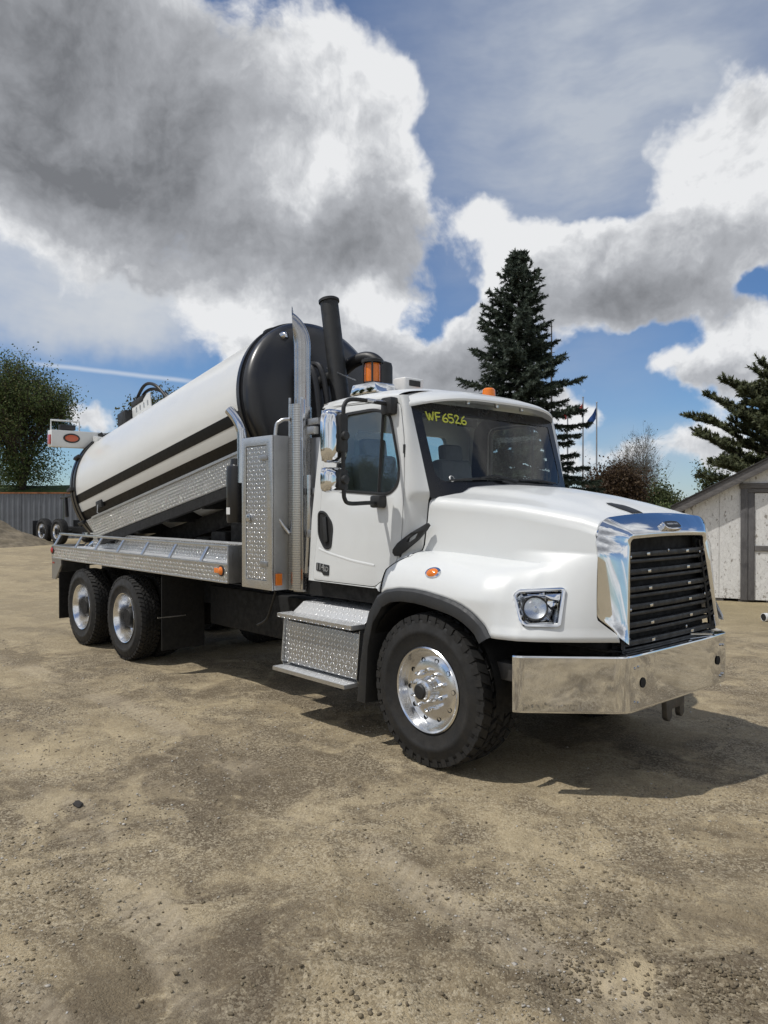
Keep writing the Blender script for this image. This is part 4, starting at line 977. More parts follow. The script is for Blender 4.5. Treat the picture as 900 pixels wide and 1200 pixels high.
# ---------------- steps
for sg in (-1, 1):
    Y = lambda y: sg * y
    MB().bb(-2.07, -1.01, Y(1.225), Y(1.075), .905, .945).build('upper_step', 'dia_xy', truck, bevel=.006)
    MB().bb(-2.07, -1.01, Y(1.2265), Y(1.2245), .907, .943).build('step_nosing', 'dia_xz', truck)
    rows = [[(x, Y(y), z) for x in (xa, xb)] for y, z, xa, xb in ((1.075, .944, -2.03, -1.02), (.98, 1.035, -2.00, -.98), (.70, 1.05, -2.00, -.98))]
    MB().grid(rows).build('step_cover', 'dia_xy', truck)
    box_ = [(1.06, .45), (1.13, .49), (1.11, .86), (1.06, .88), (.60, .88), (.60, .45)]
    bx_ = MB().prism(box_, lambda u, v, t_: (t_, Y(u), v), -2.10, -1.03).build('battery_box', 'dia_xz', truck, bevel=.008)
    for xx_ in (-2.103, -1.027): MB().prism([(1.135, .46), (1.16, .50), (1.125, .89), (1.09, .89), (1.10, .46)], lambda u, v, t_: (t_, Y(u), v), xx_ - .004, xx_ + .004).build('box_flange', 'alu', bx_)
    MB().bb(-2.13, -1.09, Y(1.235), Y(1.0), .415, .452).build('lower_step', 'dia_xy', truck, bevel=.006)
    MB().bb(-2.13, -1.09, Y(1.2365), Y(1.2345), .417, .450).build('step_nosing', 'alu', truck)
    for xx_ in (-1.95, -1.25): MB().bb(xx_ - .04, xx_ + .04, Y(1.17), Y(1.0), .38, .415).build('step_bracket', 'frame', truck)
    for xx_ in (-1.9, -1.2): MB().bb(xx_ - .05, xx_ + .05, Y(1.12), Y(1.0), .87, .905).build('step_bracket', 'frame', truck)
MB().bb(-2.2, -.9, -.95, .95, 1.10, 1.24).build('cab_subframe', 'frame', truck)

# ---------------- tool cabinet, exhaust stack, canister
cbx0, cbx1, cy0, cz0, cz1 = -2.675, -2.155, -1.222, 1.135, 2.568
fn = lambda u, v, t_: (u, t_, v)
MB().bb(cbx0, cbx1, -1.205, -.72, cz0, cz1).build('tool_cabinet', 'alu_dark', truck, bevel=.006)
cabn = plate([[(cbx0, cz0), (cbx1, cz0), (cbx1, cz1), (cbx0, cz1)], [(cbx0 + .075, cz0 + .085), (cbx1 - .095, cz0 + .085), (cbx1 - .095, cz1 - .085), (cbx0 + .075, cz1 - .085)]], fn, -1.225, -1.207).build('cabinet_frame', 'alu', truck, bevel=.003)
plate([[(cbx0 + .082, cz0 + .092), (cbx1 - .102, cz0 + .092), (cbx1 - .102, cz1 - .092), (cbx0 + .082, cz1 - .092)]], fn, -1.219, -1.208).build('cabinet_door', 'dia_xz', truck)
for z in (1.37, 2.36): MB().bb(cbx1 - .19, cbx1 - .075, -1.236, -1.22, z - .02, z + .03).build('cabinet_hinge', 'alu_dark', truck, bevel=.004)
lt = MB().lathe([(.045, 0), (.043, .008), (.03, .010)], 18, o=(cbx0 + .135, -1.219, 1.80), ax=(0, -1, 0)).build('cabinet_latch', 'alu_dark', truck)
MB().bb(cbx0 + .11, cbx0 + .16, -1.245, -1.225, 1.77, 1.83).build('latch_handle', 'chrome2', lt, bevel=.005)
MB().bb(cbx1 + .001, cbx1 + .014, -1.19, -1.12, 1.18, 1.29).build('cabinet_marker', 'amber', truck, bevel=.004)
SX, SY = -2.085, -.93
mp = lambda o: o
BD = Vector((-.67, -.74, 0))                # the tip turns outwards and back
st = [Vector((SX, SY, z)) for z in (2.8, 3.1, 3.41)] + [Vector((SX, SY, 3.41)) + BD * (.30 * (1 - math.cos(R(a_)))) + Vector((0, 0, .30 * math.sin(R(a_)))) for a_ in range(4, 84, 4)]
stack = bpy.data.objects.new('exhaust_stack', None); COL.objects.link(stack); stack.parent = truck
tb = MB().tube(st, .078, 28, cap=False)
for i_, v_ in enumerate(tb.v):
    v_ = Vector(v_); o_ = (v_ - Vector((SX, SY, 0))).dot(BD); lim = .080 + .05 * max(0, v_.z - 3.5)
    if o_ > lim: v_ -= BD * (o_ - lim)
    tb.v[i_] = tuple(v_)
tb.build('stack_pipe', 'stack', stack)
sh = MB(); rows = []
for z in [1.135 + (2.86 - 1.135) * k / 12 for k in range(13)]:
    rows.append([(.105 * math.cos(a), .105 * math.sin(a), z) for a in [R(150 + 200 * j / 20) for j in range(21)]])
sh.grid(rows); so = sh.build('heat_shield', 'perf', stack, (SX - .02, SY - .02, 0))
MB().tube([(SX, SY, 1.12), (SX, SY, 2.84)], .088, 24).build('muffler', 'stack', stack)
MB().bar((SX + .085, SY - .06, 1.14), (SX + .085, SY - .06, 2.90), .035, .05).build('shield_strip', 'chrome2', stack, bevel=.006)
MB().bar((SX - .04, SY - .115, 2.55), (SX - .04, SY - .115, 2.92), .018, .012).build('shield_tab', 'alu', stack)
MB().bar((SX + .09, SY - .075, 2.55), (SX + .09, SY - .075, 2.92), .018, .012).build('shield_tab', 'alu', stack)
gr = smooth_path([(SX - .02, SY - .13, 2.72), (SX - .07, SY - .20, 2.70), (SX - .10, SY - .235, 2.58), (SX - .10, SY - .235, 1.9), (SX - .08, SY - .20, 1.78), (SX - .03, SY - .13, 1.66)], 6)
MB().tube(gr, .017, 12).build('grab_handle', 'alu', truck)
MB().tube(smooth_path([(SX + .17, SY - .05, 2.2), (SX + .17, SY - .05, 1.8), (SX + .15, SY - .05, 1.5), (SX + .13, SY - .05, 1.3)]), .02, 10).build('air_line', 'chrome2', truck)
MB().tube(smooth_path([(SX + .18, SY - .02, 1.5), (SX + .22, SY - .02, 1.35), (SX + .4, SY, 1.22), (SX + .6, SY + .1, 1.15)]), .018, 10).build('air_line', 'hose', truck)
for z in (1.62, 2.02, 2.66): MB().bb(SX + .06, SX + .28, SY - .03, SY + .03, z, z + .06).build('stack_mount', 'alu_dark', truck, bevel=.006)
for k in range(4): MB().bb(-1.96, -1.84, -.80, -.70, 2.62 + .0 * k + .055 * k, 2.66 + .055 * k).build('valve_block', 'steel', truck, bevel=.01)
MB().bb(-2.12, -1.86, -.90, -.1, 1.10, 2.55).build('rear_rack', 'alu_dark', truck, bevel=.01)
# gooseneck breather and filter canister behind the cabinet
gk = smooth_path([(-3.0, -1.02, 2.15), (-3.0, -1.02, 2.60), (-3.02, -1.03, 2.72), (-3.08, -1.05, 2.82), (-3.15, -1.08, 2.90)], 6)
MB().tube(gk, .052, 18).build('breather_pipe', 'chrome2', truck)
MB().lathe([(.001, 1.74), (.09, 1.745), (.10, 1.77), (.10, 2.28), (.092, 2.32), (.06, 2.34), (.055, 2.40)], 28, o=(-3.10, -1.03, 0), ax=(0, 0, 1)).build('filter_canister', 'black_paint', truck)
MB().lathe([(.1012, 1.83), (.1012, 1.90)], 28, o=(-3.10, -1.03, 0), ax=(0, 0, 1))
lbm = MB().grid([[(-3.10 + .1018 * math.cos(a), -1.03 + .1018 * math.sin(a), z) for a in [R(-110 + 5 * k) for k in range(9)]] for z in (1.83, 1.90)]).build('canister_label', 'white_plastic', truck)
MB().bar((-3.1, -.93, 2.1), (-3.1, -.74, 2.1), .05, .04).build('canister_bracket', 'frame', truck)
MB().bb(-3.12, -3.08, -.76, -.70, 1.30, 2.4).build('canister_post', 'frame', truck)

# ================================================================== ground
rng = np.random.default_rng(7)
def vnoise(x, y, seed=0):                      # 2D value noise, vectorised
    xi, yi = np.floor(x).astype(np.int64), np.floor(y).astype(np.int64); fx, fy = x - xi, y - yi
    def h(a, b_):
        n_ = (a * 374761393 + b_ * 668265263 + seed * 974711) & 0x7fffffff
        n_ = ((n_ ^ (n_ >> 13)) * 1274126177) & 0x7fffffff
        return ((n_ ^ (n_ >> 16)) & 0xffff) / 65535.0
    u, v = fx * fx * fx * (fx * (fx * 6 - 15) + 10), fy * fy * fy * (fy * (fy * 6 - 15) + 10)
    return (h(xi, yi) * (1 - u) + h(xi + 1, yi) * u) * (1 - v) + (h(xi, yi + 1) * (1 - u) + h(xi + 1, yi + 1) * u) * v
def fbm(x, y, o=4, seed=0, g=.5):
    s_, a, t_ = 0, 1, 0
    for k in range(o):
        c_, q_ = math.cos(k * .9), math.sin(k * .9)
        s_ = s_ + a * vnoise((x * c_ - y * q_) * 2 ** k, (x * q_ + y * c_) * 2 ** k, seed + k * 17); t_ += a; a *= g
    return s_ / t_
CONTACT = [(-.19, 1.0), (-.19, -1.0)] + [(x, s_ * y) for x in (-5.46, -6.86) for y in (1.085, .765) for s_ in (-1, 1)]
def ground_z(x, y):
    x = np.asarray(x, float); y = np.asarray(y, float)
    wx = x + .8 * (fbm(x * .7, y * .7, 2, 3) - .5); wy = y + .8 * (fbm(x * .7 + 9, y * .7, 2, 5) - .5)
    z = .050 * (fbm(wx * .45, wy * .45, 3, 11) - .5) + .035 * (fbm(wx * 1.5, wy * 1.5, 4, 21) - .5)
    rid = 1 - np.abs(2 * fbm(wx * 1.1 + 4, wy * 1.6, 3, 31) - 1)
    near = np.clip((3.0 - np.hypot(x - 2.6, y + 3.0)) / 2.0, 0, 1)
    z = z + .030 * np.clip(rid - .86, 0, 1) / .14 * (.25 + near)
    z = z + .010 * (fbm(x * 6, y * 6, 3, 41) - .5) + .012 * (fbm(x * 16, y * 16, 2, 51) - .5) * (.5 + near)
    # wheel ruts that run along the yard
    rut = np.exp(-((y + 3.55 + .25 * np.sin(x * .5)) / .16) ** 2) + np.exp(-((y + 2.35 + .25 * np.sin(x * .5 + .3)) / .16) ** 2)
    z = z - .016 * rut * (.6 + .4 * np.sin(x * 1.3))
    d = np.full(x.shape, 9.0)
    for cx_, cy_ in CONTACT: d = np.minimum(d, np.hypot((x - cx_) * .9, y - cy_))
    z = z * np.clip((d - .1) / .7, 0.06, 1)
    dist = np.hypot(x - CAM.x, y - CAM.y)
    f = np.clip((dist - 17) / 15, 0, 1); left = np.clip((-(x - CAM.x) * RT.x - (y - CAM.y) * RT.y + 4) / 8, 0, 1)
    return z * np.clip(1.4 - dist / 60, 0.2, 1) + .35 * f * f * (3 - 2 * f) * left
def gz(x, y): return float(ground_z(np.array([x]), np.array([y]))[0])
def axis(lo, hi, step, far):
    mid = list(np.arange(lo, hi, step)); out = []; d = step; p = hi
    while p < far: out.append(p); d *= 1.16; p += d
    left = []; d = step; p = lo
    while p > -far: d *= 1.16; p -= d; left.append(p)
    return np.array(left[::-1] + mid + out + [far * 1.5])
gxs, gys = axis(-6.5, 4.0, .03, 1500), axis(-5.0, 3.0, .03, 1500)
X_, Y_ = np.meshgrid(gxs, gys); Z_ = ground_z(X_, Y_)
nx, ny = len(gxs), len(gys)
me = bpy.data.meshes.new('ground'); me.vertices.add(nx * ny); me.vertices.foreach_set('co', np.stack([X_, Y_, Z_], -1).astype(np.float32).ravel())
ii = (np.arange(ny - 1)[:, None] * nx + np.arange(nx - 1)[None]).ravel(); fq = np.stack([ii, ii + 1, ii + nx + 1, ii + nx], -1)
me.loops.add(fq.size); me.loops.foreach_set('vertex_index', fq.ravel().astype(np.int32)); me.polygons.add(len(fq)); me.polygons.foreach_set('loop_start', (np.arange(len(fq)) * 4).astype(np.int32)); me.polygons.foreach_set('use_smooth', np.ones(len(fq), bool)); me.update(); me.validate()
m, t, b = new_mat('dirt_and_gravel'); P_ = t.node('ShaderNodeNewGeometry').outputs['Position']
ps = t.v('MULTIPLY', P_, (1, 1, 0))
wv = t.v('ADD', ps, t.v('SCALE', t.v('SUBTRACT', t.noise(ps, 0.8, 3, .6, col=True), (.5, .5, .5)), sc=1.3))
l1 = t.noise(t.v('MULTIPLY', wv, (.55, .9, 1)), 0.85, 5, .62); l2 = t.noise(wv, 2.6, 7, .66); l3 = t.noise(ps, 17.0, 6, .7)
c = t.mix(t.mr(l1, .44, .56), (0.142, 0.109, 0.068), (0.325, 0.260, 0.161))
c = t.mix(t.m('MULTIPLY', t.mr(l2, .48, .70), .9), c, (0.484, 0.394, 0.247))
c = t.mix(t.m('MULTIPLY', t.mr(l2, .46, .30), .7), c, (0.126, 0.098, 0.063))
c = t.mix(t.m('MULTIPLY', t.mr(l3, .5, .8), .45), c, (0.433, 0.369, 0.251)); c = t.mix(t.m('MULTIPLY', t.mr(l3, .45, .2), .5), c, (0.086, 0.068, 0.045))
vv = t.node('ShaderNodeTexVoronoi'); t.put(vv.inputs['Vector'], t.v('ADD', ps, t.v('SCALE', t.noise(ps, 30.0, 2, .5, col=True), sc=.02))); vv.inputs['Scale'].default_value = 78.0
grain = t.sep(vv.outputs['Color'])[0]
gcov = t.mr(t.noise(wv, 1.7, 5, .65), .36, .60, .15, 1.0)
gm = t.m('MULTIPLY', t.mr(grain, .45, .95), t.m('MULTIPLY', gcov, .62))
c = t.mix(gm, c, (0.520, 0.447, 0.319))
c = t.mix(t.m('MULTIPLY', t.mr(grain, .30, .05), t.m('MULTIPLY', gcov, .55)), c, (0.109, 0.086, 0.057))
vv2 = t.vor(ps, 130.0, out='Color'); c = t.mix(t.m('MULTIPLY', t.mr(t.sep(vv2)[1], .55, 1.0), .45), c, (0.137, 0.110, 0.072)); c = t.mix(t.m('MULTIPLY', t.mr(t.sep(vv2)[0], .72, 1.0), .5), c, (0.491, 0.426, 0.299))
# damp and dusty patches where machines have turned
def patch(acc, lst):
    for (u, v, r_, w_) in lst:
        q = at(u, v, 2, 0.0); d_ = t.v('DISTANCE', t.v('MULTIPLY', wv, (1, 1, 0)), (q.x, q.y, 0)); x_ = t.mr(d_, r_ * .35, r_, w_, 0.0); acc = x_ if acc is None else t.m('ADD', acc, x_)
    return acc
brk = t.mr(t.noise(wv, 5.0, 6, .68), .36, .56)
dmp = t.m('MULTIPLY', patch(None, [(200, 915, 1.0, .8), (60, 1190, .55, 1.0), (250, 1150, .75, .8), (420, 1090, .7, .45), (800, 1130, .7, .75), (860, 1060, .5, .5), (330, 905, .6, .5)]), brk, clamp=True)
c = t.mix(t.m('MULTIPLY', dmp, .62), c, (0.104, 0.080, 0.053))
dst = t.m('MULTIPLY', patch(None, [(80, 960, .8, .7), (720, 1120, .5, .9), (640, 1000, .8, .5), (450, 940, .9, .5), (60, 880, 1.0, .5), (200, 1040, .5, .6)]), t.mr(t.noise(wv, 4.0, 6, .68), .42, .60), clamp=True)
c = t.mix(t.m('MULTIPLY', dst, .8), c, (0.520, 0.426, 0.270))
px_ = t.sep(ps); trk = None
for y0_, amp in ((-3.55, .25), (-2.35, .25), (-4.4, -.3)):
    cy_ = t.m('ADD', y0_, t.m('MULTIPLY', t.m('SINE', t.m('MULTIPLY', px_[0], .5)), -amp)); dd = t.m('ABSOLUTE', t.m('SUBTRACT', t.m('ADD', px_[1], t.m('MULTIPLY', t.m('SUBTRACT', l2, .5), .10)), cy_))
    x_ = t.mr(dd, .11, .17, 1.0, 0.0); trk = x_ if trk is None else t.m('MAXIMUM', trk, x_)
trk = t.m('MULTIPLY', trk, t.mr(t.noise(ps, 1.1, 4, .6), .42, .60))
lug = t.m('MULTIPLY', t.m('ADD', t.m('SINE', t.m('MULTIPLY', t.m('ADD', px_[0], t.m('MULTIPLY', px_[1], .5)), 88.0)), 1.0), .5)
c = t.mix(t.m('MULTIPLY', trk, t.m('ADD', .25, t.m('MULTIPLY', lug, .25))), c, (0.374, 0.317, 0.230))
far_ = t.mr(t.v('DISTANCE', ps, (CAM.x, CAM.y, 0)), 9.0, 16.0)
c = t.mix(t.m('MULTIPLY', far_, .5), c, (0.374, 0.305, 0.190))
# straw-coloured dead grass beside the shed
sp = CAM + F0 * 14.4 + RT * 8.0
gr_ = t.m('MULTIPLY', t.mr(t.v('DISTANCE', ps, (sp.x, sp.y, 0)), 1.5, 5.0, 1.0, 0.0), t.mr(t.noise(ps, 22.0, 6, .75), .35, .65))
c = t.mix(gr_, c, t.mix(t.mr(t.noise(ps, 60.0, 4, .7), .35, .65), (0.122, 0.100, 0.049), (0.433, 0.355, 0.204)))
hgt = t.m('ADD', t.m('ADD', t.m('MULTIPLY', l3, .5), t.m('MULTIPLY', t.vor(ps, 130.0), -.18)), t.m('ADD', t.m('MULTIPLY', t.m('SUBTRACT', 1.0, vv.outputs['Distance']), .13), t.m('MULTIPLY', t.noise(ps, 90.0, 4, .7), .35)))
hgt = t.m('ADD', t.m('MULTIPLY', hgt, t.m('SUBTRACT', 1.0, t.m('MULTIPLY', trk, .45))), t.m('MULTIPLY', t.m('MULTIPLY', trk, lug), .16))
setp(t, b, color=c, rough=t.mr(l1, .4, .6, .82, .95), spec=.25, normal=bump(t, hgt, 1.0, .019)); M['ground'] = m
tag(link('ground', me, 'ground'), kind='structure')

# loose stones and clods
def rocks(name, mat, n, pos, size, flat=.65, seed=1):
    r_ = np.random.default_rng(seed); bm = bmesh.new(); bmesh.ops.create_icosphere(bm, subdivisions=1, radius=1); base = np.array([v.co[:] for v in bm.verts]); tri = np.array([[v.index for v in f.verts] for f in bm.faces]); bm.free()
    k = len(base); jit = 1 + r_.normal(0, .30, (n, k, 1)); sc = size[:, None, None] * np.stack([r_.uniform(.7, 1.3, n), r_.uniform(.7, 1.2, n), r_.uniform(.45, 1.0, n) * flat * 1.3], -1)[:, None, :]
    an = r_.uniform(0, 6.283, n); P = base[None] * jit * sc; c_, s_ = np.cos(an)[:, None], np.sin(an)[:, None]
    P = np.stack([P[..., 0] * c_ - P[..., 1] * s_, P[..., 0] * s_ + P[..., 1] * c_, P[..., 2]], -1) + pos[:, None, :]
    me = bpy.data.meshes.new(name); V = P.reshape(-1, 3); T = (tri[None] + (np.arange(n) * k)[:, None, None]).reshape(-1, 3)
    me.vertices.add(len(V)); me.vertices.foreach_set('co', V.astype(np.float32).ravel()); me.loops.add(T.size); me.loops.foreach_set('vertex_index', T.ravel().astype(np.int32)); me.polygons.add(len(T)); me.polygons.foreach_set('loop_start', (np.arange(len(T)) * 3).astype(np.int32)); me.update(); me.validate()
    o = link(name, me, mat); o['kind'] = 'stuff'; return o
def island_mat(name, stops, rough=.9, bs=40.0, trans=0.0):
    m, t, b = new_mat(name); ri = t.node('ShaderNodeNewGeometry').outputs['Random Per Island']; cc = t.ramp(ri, stops)
    o = oco(t); cc = t.mix(t.m('MULTIPLY', t.mr(t.noise(o, bs, 4, .6), .35, .7), .35), cc, tuple(x * .6 for x in stops[0][1]))
    setp(t, b, color=cc, rough=rough, spec=.3)
    if trans:
        tl = t.node('ShaderNodeBsdfTranslucent'); t.put(tl.inputs[0], cc); mx = t.node('ShaderNodeMixShader'); mx.inputs[0].default_value = trans
        out = m.node_tree.nodes['Material Output']; t.t.links.new(b.outputs[0], mx.inputs[1]); t.t.links.new(tl.outputs[0], mx.inputs[2]); t.t.links.new(mx.outputs[0], out.inputs[0])
    return m
M['stone'] = island_mat('stones', [(0, (.16, .13, .088)), (.4, (.26, .22, .155)), (.75, (.35, .31, .24)), (.95, (.46, .43, .38)), (1, (.60, .58, .54))])
M['clod'] = island_mat('clods', [(0, (.12, .094, .062)), (.6, (.19, .155, .10)), (1, (.26, .215, .145))])
n = 44000
dep = 2.5 + 9.5 * rng.random(n) ** 1.5; lat = (rng.random(n) - .5) * 2 * (dep * .56 + .2)
sx_ = CAM.x + F0.x * dep + RT.x * lat; sy_ = CAM.y + F0.y * dep + RT.y * lat
keep = rng.random(n) < np.clip((fbm(sx_ * 1.3 + 3, sy_ * 1.3, 3, 61) - .40) * 5, .05, 1)
sx_, sy_ = sx_[keep], sy_[keep]; n = len(sx_); sz = .0024 + .0075 * rng.random(n) ** 4.5
rocks('gravel_stones', 'stone', n, np.stack([sx_, sy_, ground_z(sx_, sy_) + sz * .25], -1), sz, seed=3)
n = 1800                                        # crumbly clods on the churned mud ridges
cu = [(720 + rng.normal(0, 60), 1080 + rng.normal(0, 40)) for _ in range(n // 4)] + [(830 + rng.normal(0, 40), 1165 + rng.normal(0, 22)) for _ in range(n // 4)] + [(670 + rng.normal(0, 22), 1155 + rng.normal(0, 14)) for _ in range(n // 8)] + [(400 + rng.normal(0, 70), 1165 + rng.normal(0, 26)) for _ in range(n // 8)] + [(rng.uniform(0, 900), rng.uniform(950, 1195)) for _ in range(n // 4)]
q = np.array([at(u, v, 2, 0.0)[:2] for u, v in cu]); sz = .0028 + .009 * rng.random(len(q)) ** 3
rocks('mud_clods', 'clod', len(q), np.stack([q[:, 0], q[:, 1], ground_z(q[:, 0], q[:, 1]) + sz * .3], -1), sz, seed=5)
lump = at(92, 943, 2, 0.0); M['lump'] = simple('dark_clod', (.03, .027, .024), .95)
def lumpy(name, r, seed, sq=(1, .7, .45)):
    bm = bmesh.new(); bmesh.ops.create_icosphere(bm, subdivisions=2, radius=r)
    for v in bm.verts:
        k = 1 + .55 * (mnoise.noise(v.co * (2.2 / r) * .5 + Vector((seed, 0, 0)))); v.co = Vector((v.co.x * sq[0], v.co.y * sq[1], v.co.z * sq[2])) * k
    me = bpy.data.meshes.new(name); bm.to_mesh(me); bm.free(); return me
tag(link('asphalt_lump', lumpy('asphalt_lump', .036, 3, (1.3, .8, .35)), 'lump', None, (lump.x, lump.y, gz(lump.x, lump.y) + .012)), 'small black lump lying on the damp dirt far from the truck', 'lump')

# ================================================================== shed on the right (local x to the right, local y away, front wall at y = 0)
def frame_at(depth, lateral): p = CAM + F0 * depth + RT * lateral; return (p.x, p.y, 0)
YAW = AZ - math.pi / 2
def osb(name, white=True):
    m, t, b = new_mat(name); o = oco(t)
    o2 = t.v('MULTIPLY', o, (1, .2, 1))
    wv = t.v('ADD', o2, t.v('SCALE', t.noise(o, 6.0, 3, .6, col=True), sc=.10))
    vo = t.node('ShaderNodeTexVoronoi'); t.put(vo.inputs['Vector'], t.v('MULTIPLY', wv, (1, 1, .55))); vo.inputs['Scale'].default_value = 17.0
    rnd = t.sep(vo.outputs['Color'])
    flake = t.m('ADD', t.m('MULTIPLY', rnd[0], .6), t.m('MULTIPLY', t.noise(wv, 30.0, 4, .6), .5))
    edge = t.vor(t.v('MULTIPLY', wv, (1, 1, .55)), 17.0, 'DISTANCE_TO_EDGE')
    peel = t.m('MULTIPLY', t.mr(t.noise(t.v('MULTIPLY', o, (1, 1, .6)), 11.0, 6, .7), .56, .61), t.mr(rnd[1], .35, .6))
    z = t.sep(o)[2]
    low = t.mr(z, .0, .5, 1.0, 0.0); peel = t.m('ADD', peel, t.m('MULTIPLY', low, t.mr(t.noise(o, 16.0, 5, .7), .52, .62)), clamp=True)
    c = t.mix(flake, (.66, .655, .635), (.80, .795, .775)); c = t.mix(t.mr(edge, .0, .04, .35, 0.0), c, (.30, .28, .25)); c = t.mix(t.m('MULTIPLY', peel, .75), c, (.17, .14, .105))
    setp(t, b, color=c, rough=.85, normal=bump(t, t.m('SUBTRACT', flake, t.m('MULTIPLY', peel, .4)), .6, .006)); return m
M['osb'] = osb('white_painted_osb')
def wood(name, col, dk, sc=(1, 1, 1)):
    m, t, b = new_mat(name); o = oco(t); g = t.noise(t.v('MULTIPLY', o, sc), 22.0, 6, .7); n2 = t.noise(o, 5.0, 4, .6)
    c = t.mix(t.mr(g, .3, .7), dk, col); c = t.mix(t.m('MULTIPLY', t.mr(n2, .5, .75), .5), c, tuple(x * .5 for x in dk))
    setp(t, b, color=c, rough=.85, normal=bump(t, g, .5, .005)); return m
M['grey_wood_v'] = wood('grey_wood_upright', (.165, .16, .16), (.085, .082, .085), (6, 6, .35)); M['grey_wood_h'] = wood('grey_wood_level', (.19, .18, .175), (.09, .085, .082), (.4, 6, 6))
M['shingle'] = simple('roof_shingle', (.035, .033, .032), .9, bumps=.4)
W0, WW, SL = 6.19, 5.0, .53; PEAKX = WW / 2; EAV = 1.96
shed = thing('shed', 'weathered white painted board shed with grey fascia and door frame', 'shed', frame_at(15.8, W0), YAW - R(26))
def roofz(x): return EAV + SL * (x if x < PEAKX else WW - x)
DX0, DX1, DZ = 1.24, 2.42, 2.18
seams = [0, .62, 1.14]
def wallp(x0, x1, z0=.06): 
    pts = [(x0, z0), (x1, z0), (x1, roofz(x1) + .02)] + ([(PEAKX, roofz(PEAKX) + .02)] if x0 < PEAKX < x1 else []) + [(x0, roofz(x0) + .02)]
    return pts
fnw = lambda u, v, t_: (u, t_, v)
for k, (a_, b_) in enumerate(((0.0, .645), (.651, 1.20), (2.48, 3.6), (3.606, 5.0))): MB().prism(wallp(a_, b_), fnw, .0 + .004 * (k % 2), .03).build('wall_panel', 'osb', shed)
MB().prism(wallp(1.206, 2.474, DZ + .1), fnw, .002, .03).build('wall_panel', 'osb', shed)
for (x0, x1) in ((0, .012), (4.988, 5.0)): MB().bb(x0, x1, .032, 4.2, .06, EAV).build('side_wall', 'osb', shed)
MB().prism(wallp(.02, 4.98), fnw, 4.16, 4.2).build('back_wall', 'osb', shed)
MB().bb(DX0 - .20, DX0 - .07, -.035, -.002, .04, DZ + .08).build('door_post', 'grey_wood_v', shed, bevel=.006)
MB().bb(DX0 - .068, DX0 + .05, -.022, -.002, .04, DZ - .005).build('door_jamb', 'grey_wood_v', shed, bevel=.006)
MB().bb(DX0 - .22, DX1 + .2, -.04, -.002, DZ + .082, DZ + .19).build('lintel', 'grey_wood_h', shed, bevel=.006)
MB().bb(DX0 - .066, DX1 + .05, -.022, -.002, DZ, DZ + .078).build('lintel', 'grey_wood_h', shed, bevel=.006)
MB().bb(DX1 - .05, DX1 + .10, -.03, -.002, .04, DZ - .005).build('door_jamb', 'grey_wood_v', shed, bevel=.006)
dr = MB().bb(DX0 + .055, DX1 - .055, .004, .028, .05, DZ - .01).build('shed_door', 'osb', shed)
MB().bb(DX0 + .056, DX1 - .056, -.018, .003, 1.02, 1.13).build('door_rail', 'grey_wood_h', dr, bevel=.004)
MB().bb(.33, .45, -.006, -.001, 1.23, 1.26).build('vent_slot', 'grey_wood_h', shed)
for x in (.15, .55, 1.0, 1.5, 2.2, 3.2, 4.4): MB().bb(x, x + .18, .02, 4.1, 0, .058).build('skid_block', 'grey_wood_h', shed)
OV = .36
for g in (-1, 1):
    e = lambda x, dz: (x, EAV + SL * x + dz) if g < 0 else (WW - x, EAV + SL * x + dz)
    MB().prism([e(-OV + .12, -.135), e(PEAKX, -.135), e(PEAKX, .06), e(-OV + .12, .06)][::g], fnw, -.20, -.165).build('fascia', 'grey_wood_h', shed, bevel=.006)
    MB().prism([e(-OV + .10, .062), e(PEAKX + .0, .062), e(PEAKX, .095), e(-OV + .10, .095)][::g], fnw, -.225, 4.4).build('roof', 'shingle', shed, bevel=.006)
    MB().prism([e(-OV + .13, .03), e(PEAKX, .03), e(PEAKX, .06), e(-OV + .13, .06)][::g], fnw, -.164, 4.3).build('roof_deck', 'grey_wood_h', shed)
    xe = -OV + .12 if g < 0 else WW + OV - .12
    MB().bb(xe - .015, xe + .015, -.16, 4.3, EAV - .235, EAV - .03).build('eave_board', 'grey_wood_h', shed)
pp = frame_at(12.7, 6.28); wp = thing('drain_pipe', 'short white plastic pipe lying on the gravel by the shed', 'pipe', (pp[0], pp[1], gz(pp[0], pp[1])), YAW + .25)
MB().tube([(0, 0, .065), (1.6, 0, .065)], .062, 20, cap=False).build('pipe_barrel', 'white_plastic', wp); MB().tube([(.004, 0, .065), (1.5, 0, .065)], .054, 20).build('pipe_bore', 'seam', wp)
MB().lathe([(.063, 0), (.070, .002), (.070, .07), (.063, .075)], 20, o=(0.002, 0, .065), ax=(1, 0, 0)).build('pipe_collar', 'white_plastic', wp)

# ================================================================== far left: steel fence, bank, soil heap, parked trailer
M['fence'] = simple('grey_sheet_steel', (.17, .185, .21), .55, metal=.25, var=.12, scale=1.5); M['rust'] = simple('rusty_capping', (.30, .12, .05), .8, var=.3, scale=4)
FD = 37.0; fl0, fl1 = -20.5, -7.5
fence = thing('sheet_steel_fence', 'grey corrugated sheet steel fence with rusty orange capping behind the yard', 'fence', (*frame_at(FD, fl0)[:2], .33), YAW)
pr = [(0, 0), (.05, 0), (.09, .035), (.15, .035), (.19, 0), (.24, 0)]
prf = [(k * .25 + u, v) for k in range(4) for u, v in pr] + [(1.0, 0)]
pan = MB().grid([[(u, -v, z) for u, v in prf] for z in (0, 2.18)]).mesh('sheet_panel', smooth=0)
npan = int(fl1 - fl0)
for k in range(npan): link('sheet_panel', pan, 'fence', fence, (k * 1.01, .0 + .02 * (k % 2), 0))
for k in range(0, npan + 1, 3): MB().bb(k * 1.01 - .04, k * 1.01 + .04, .05, .13, 0, 2.2).build('fence_post', 'galv', fence)
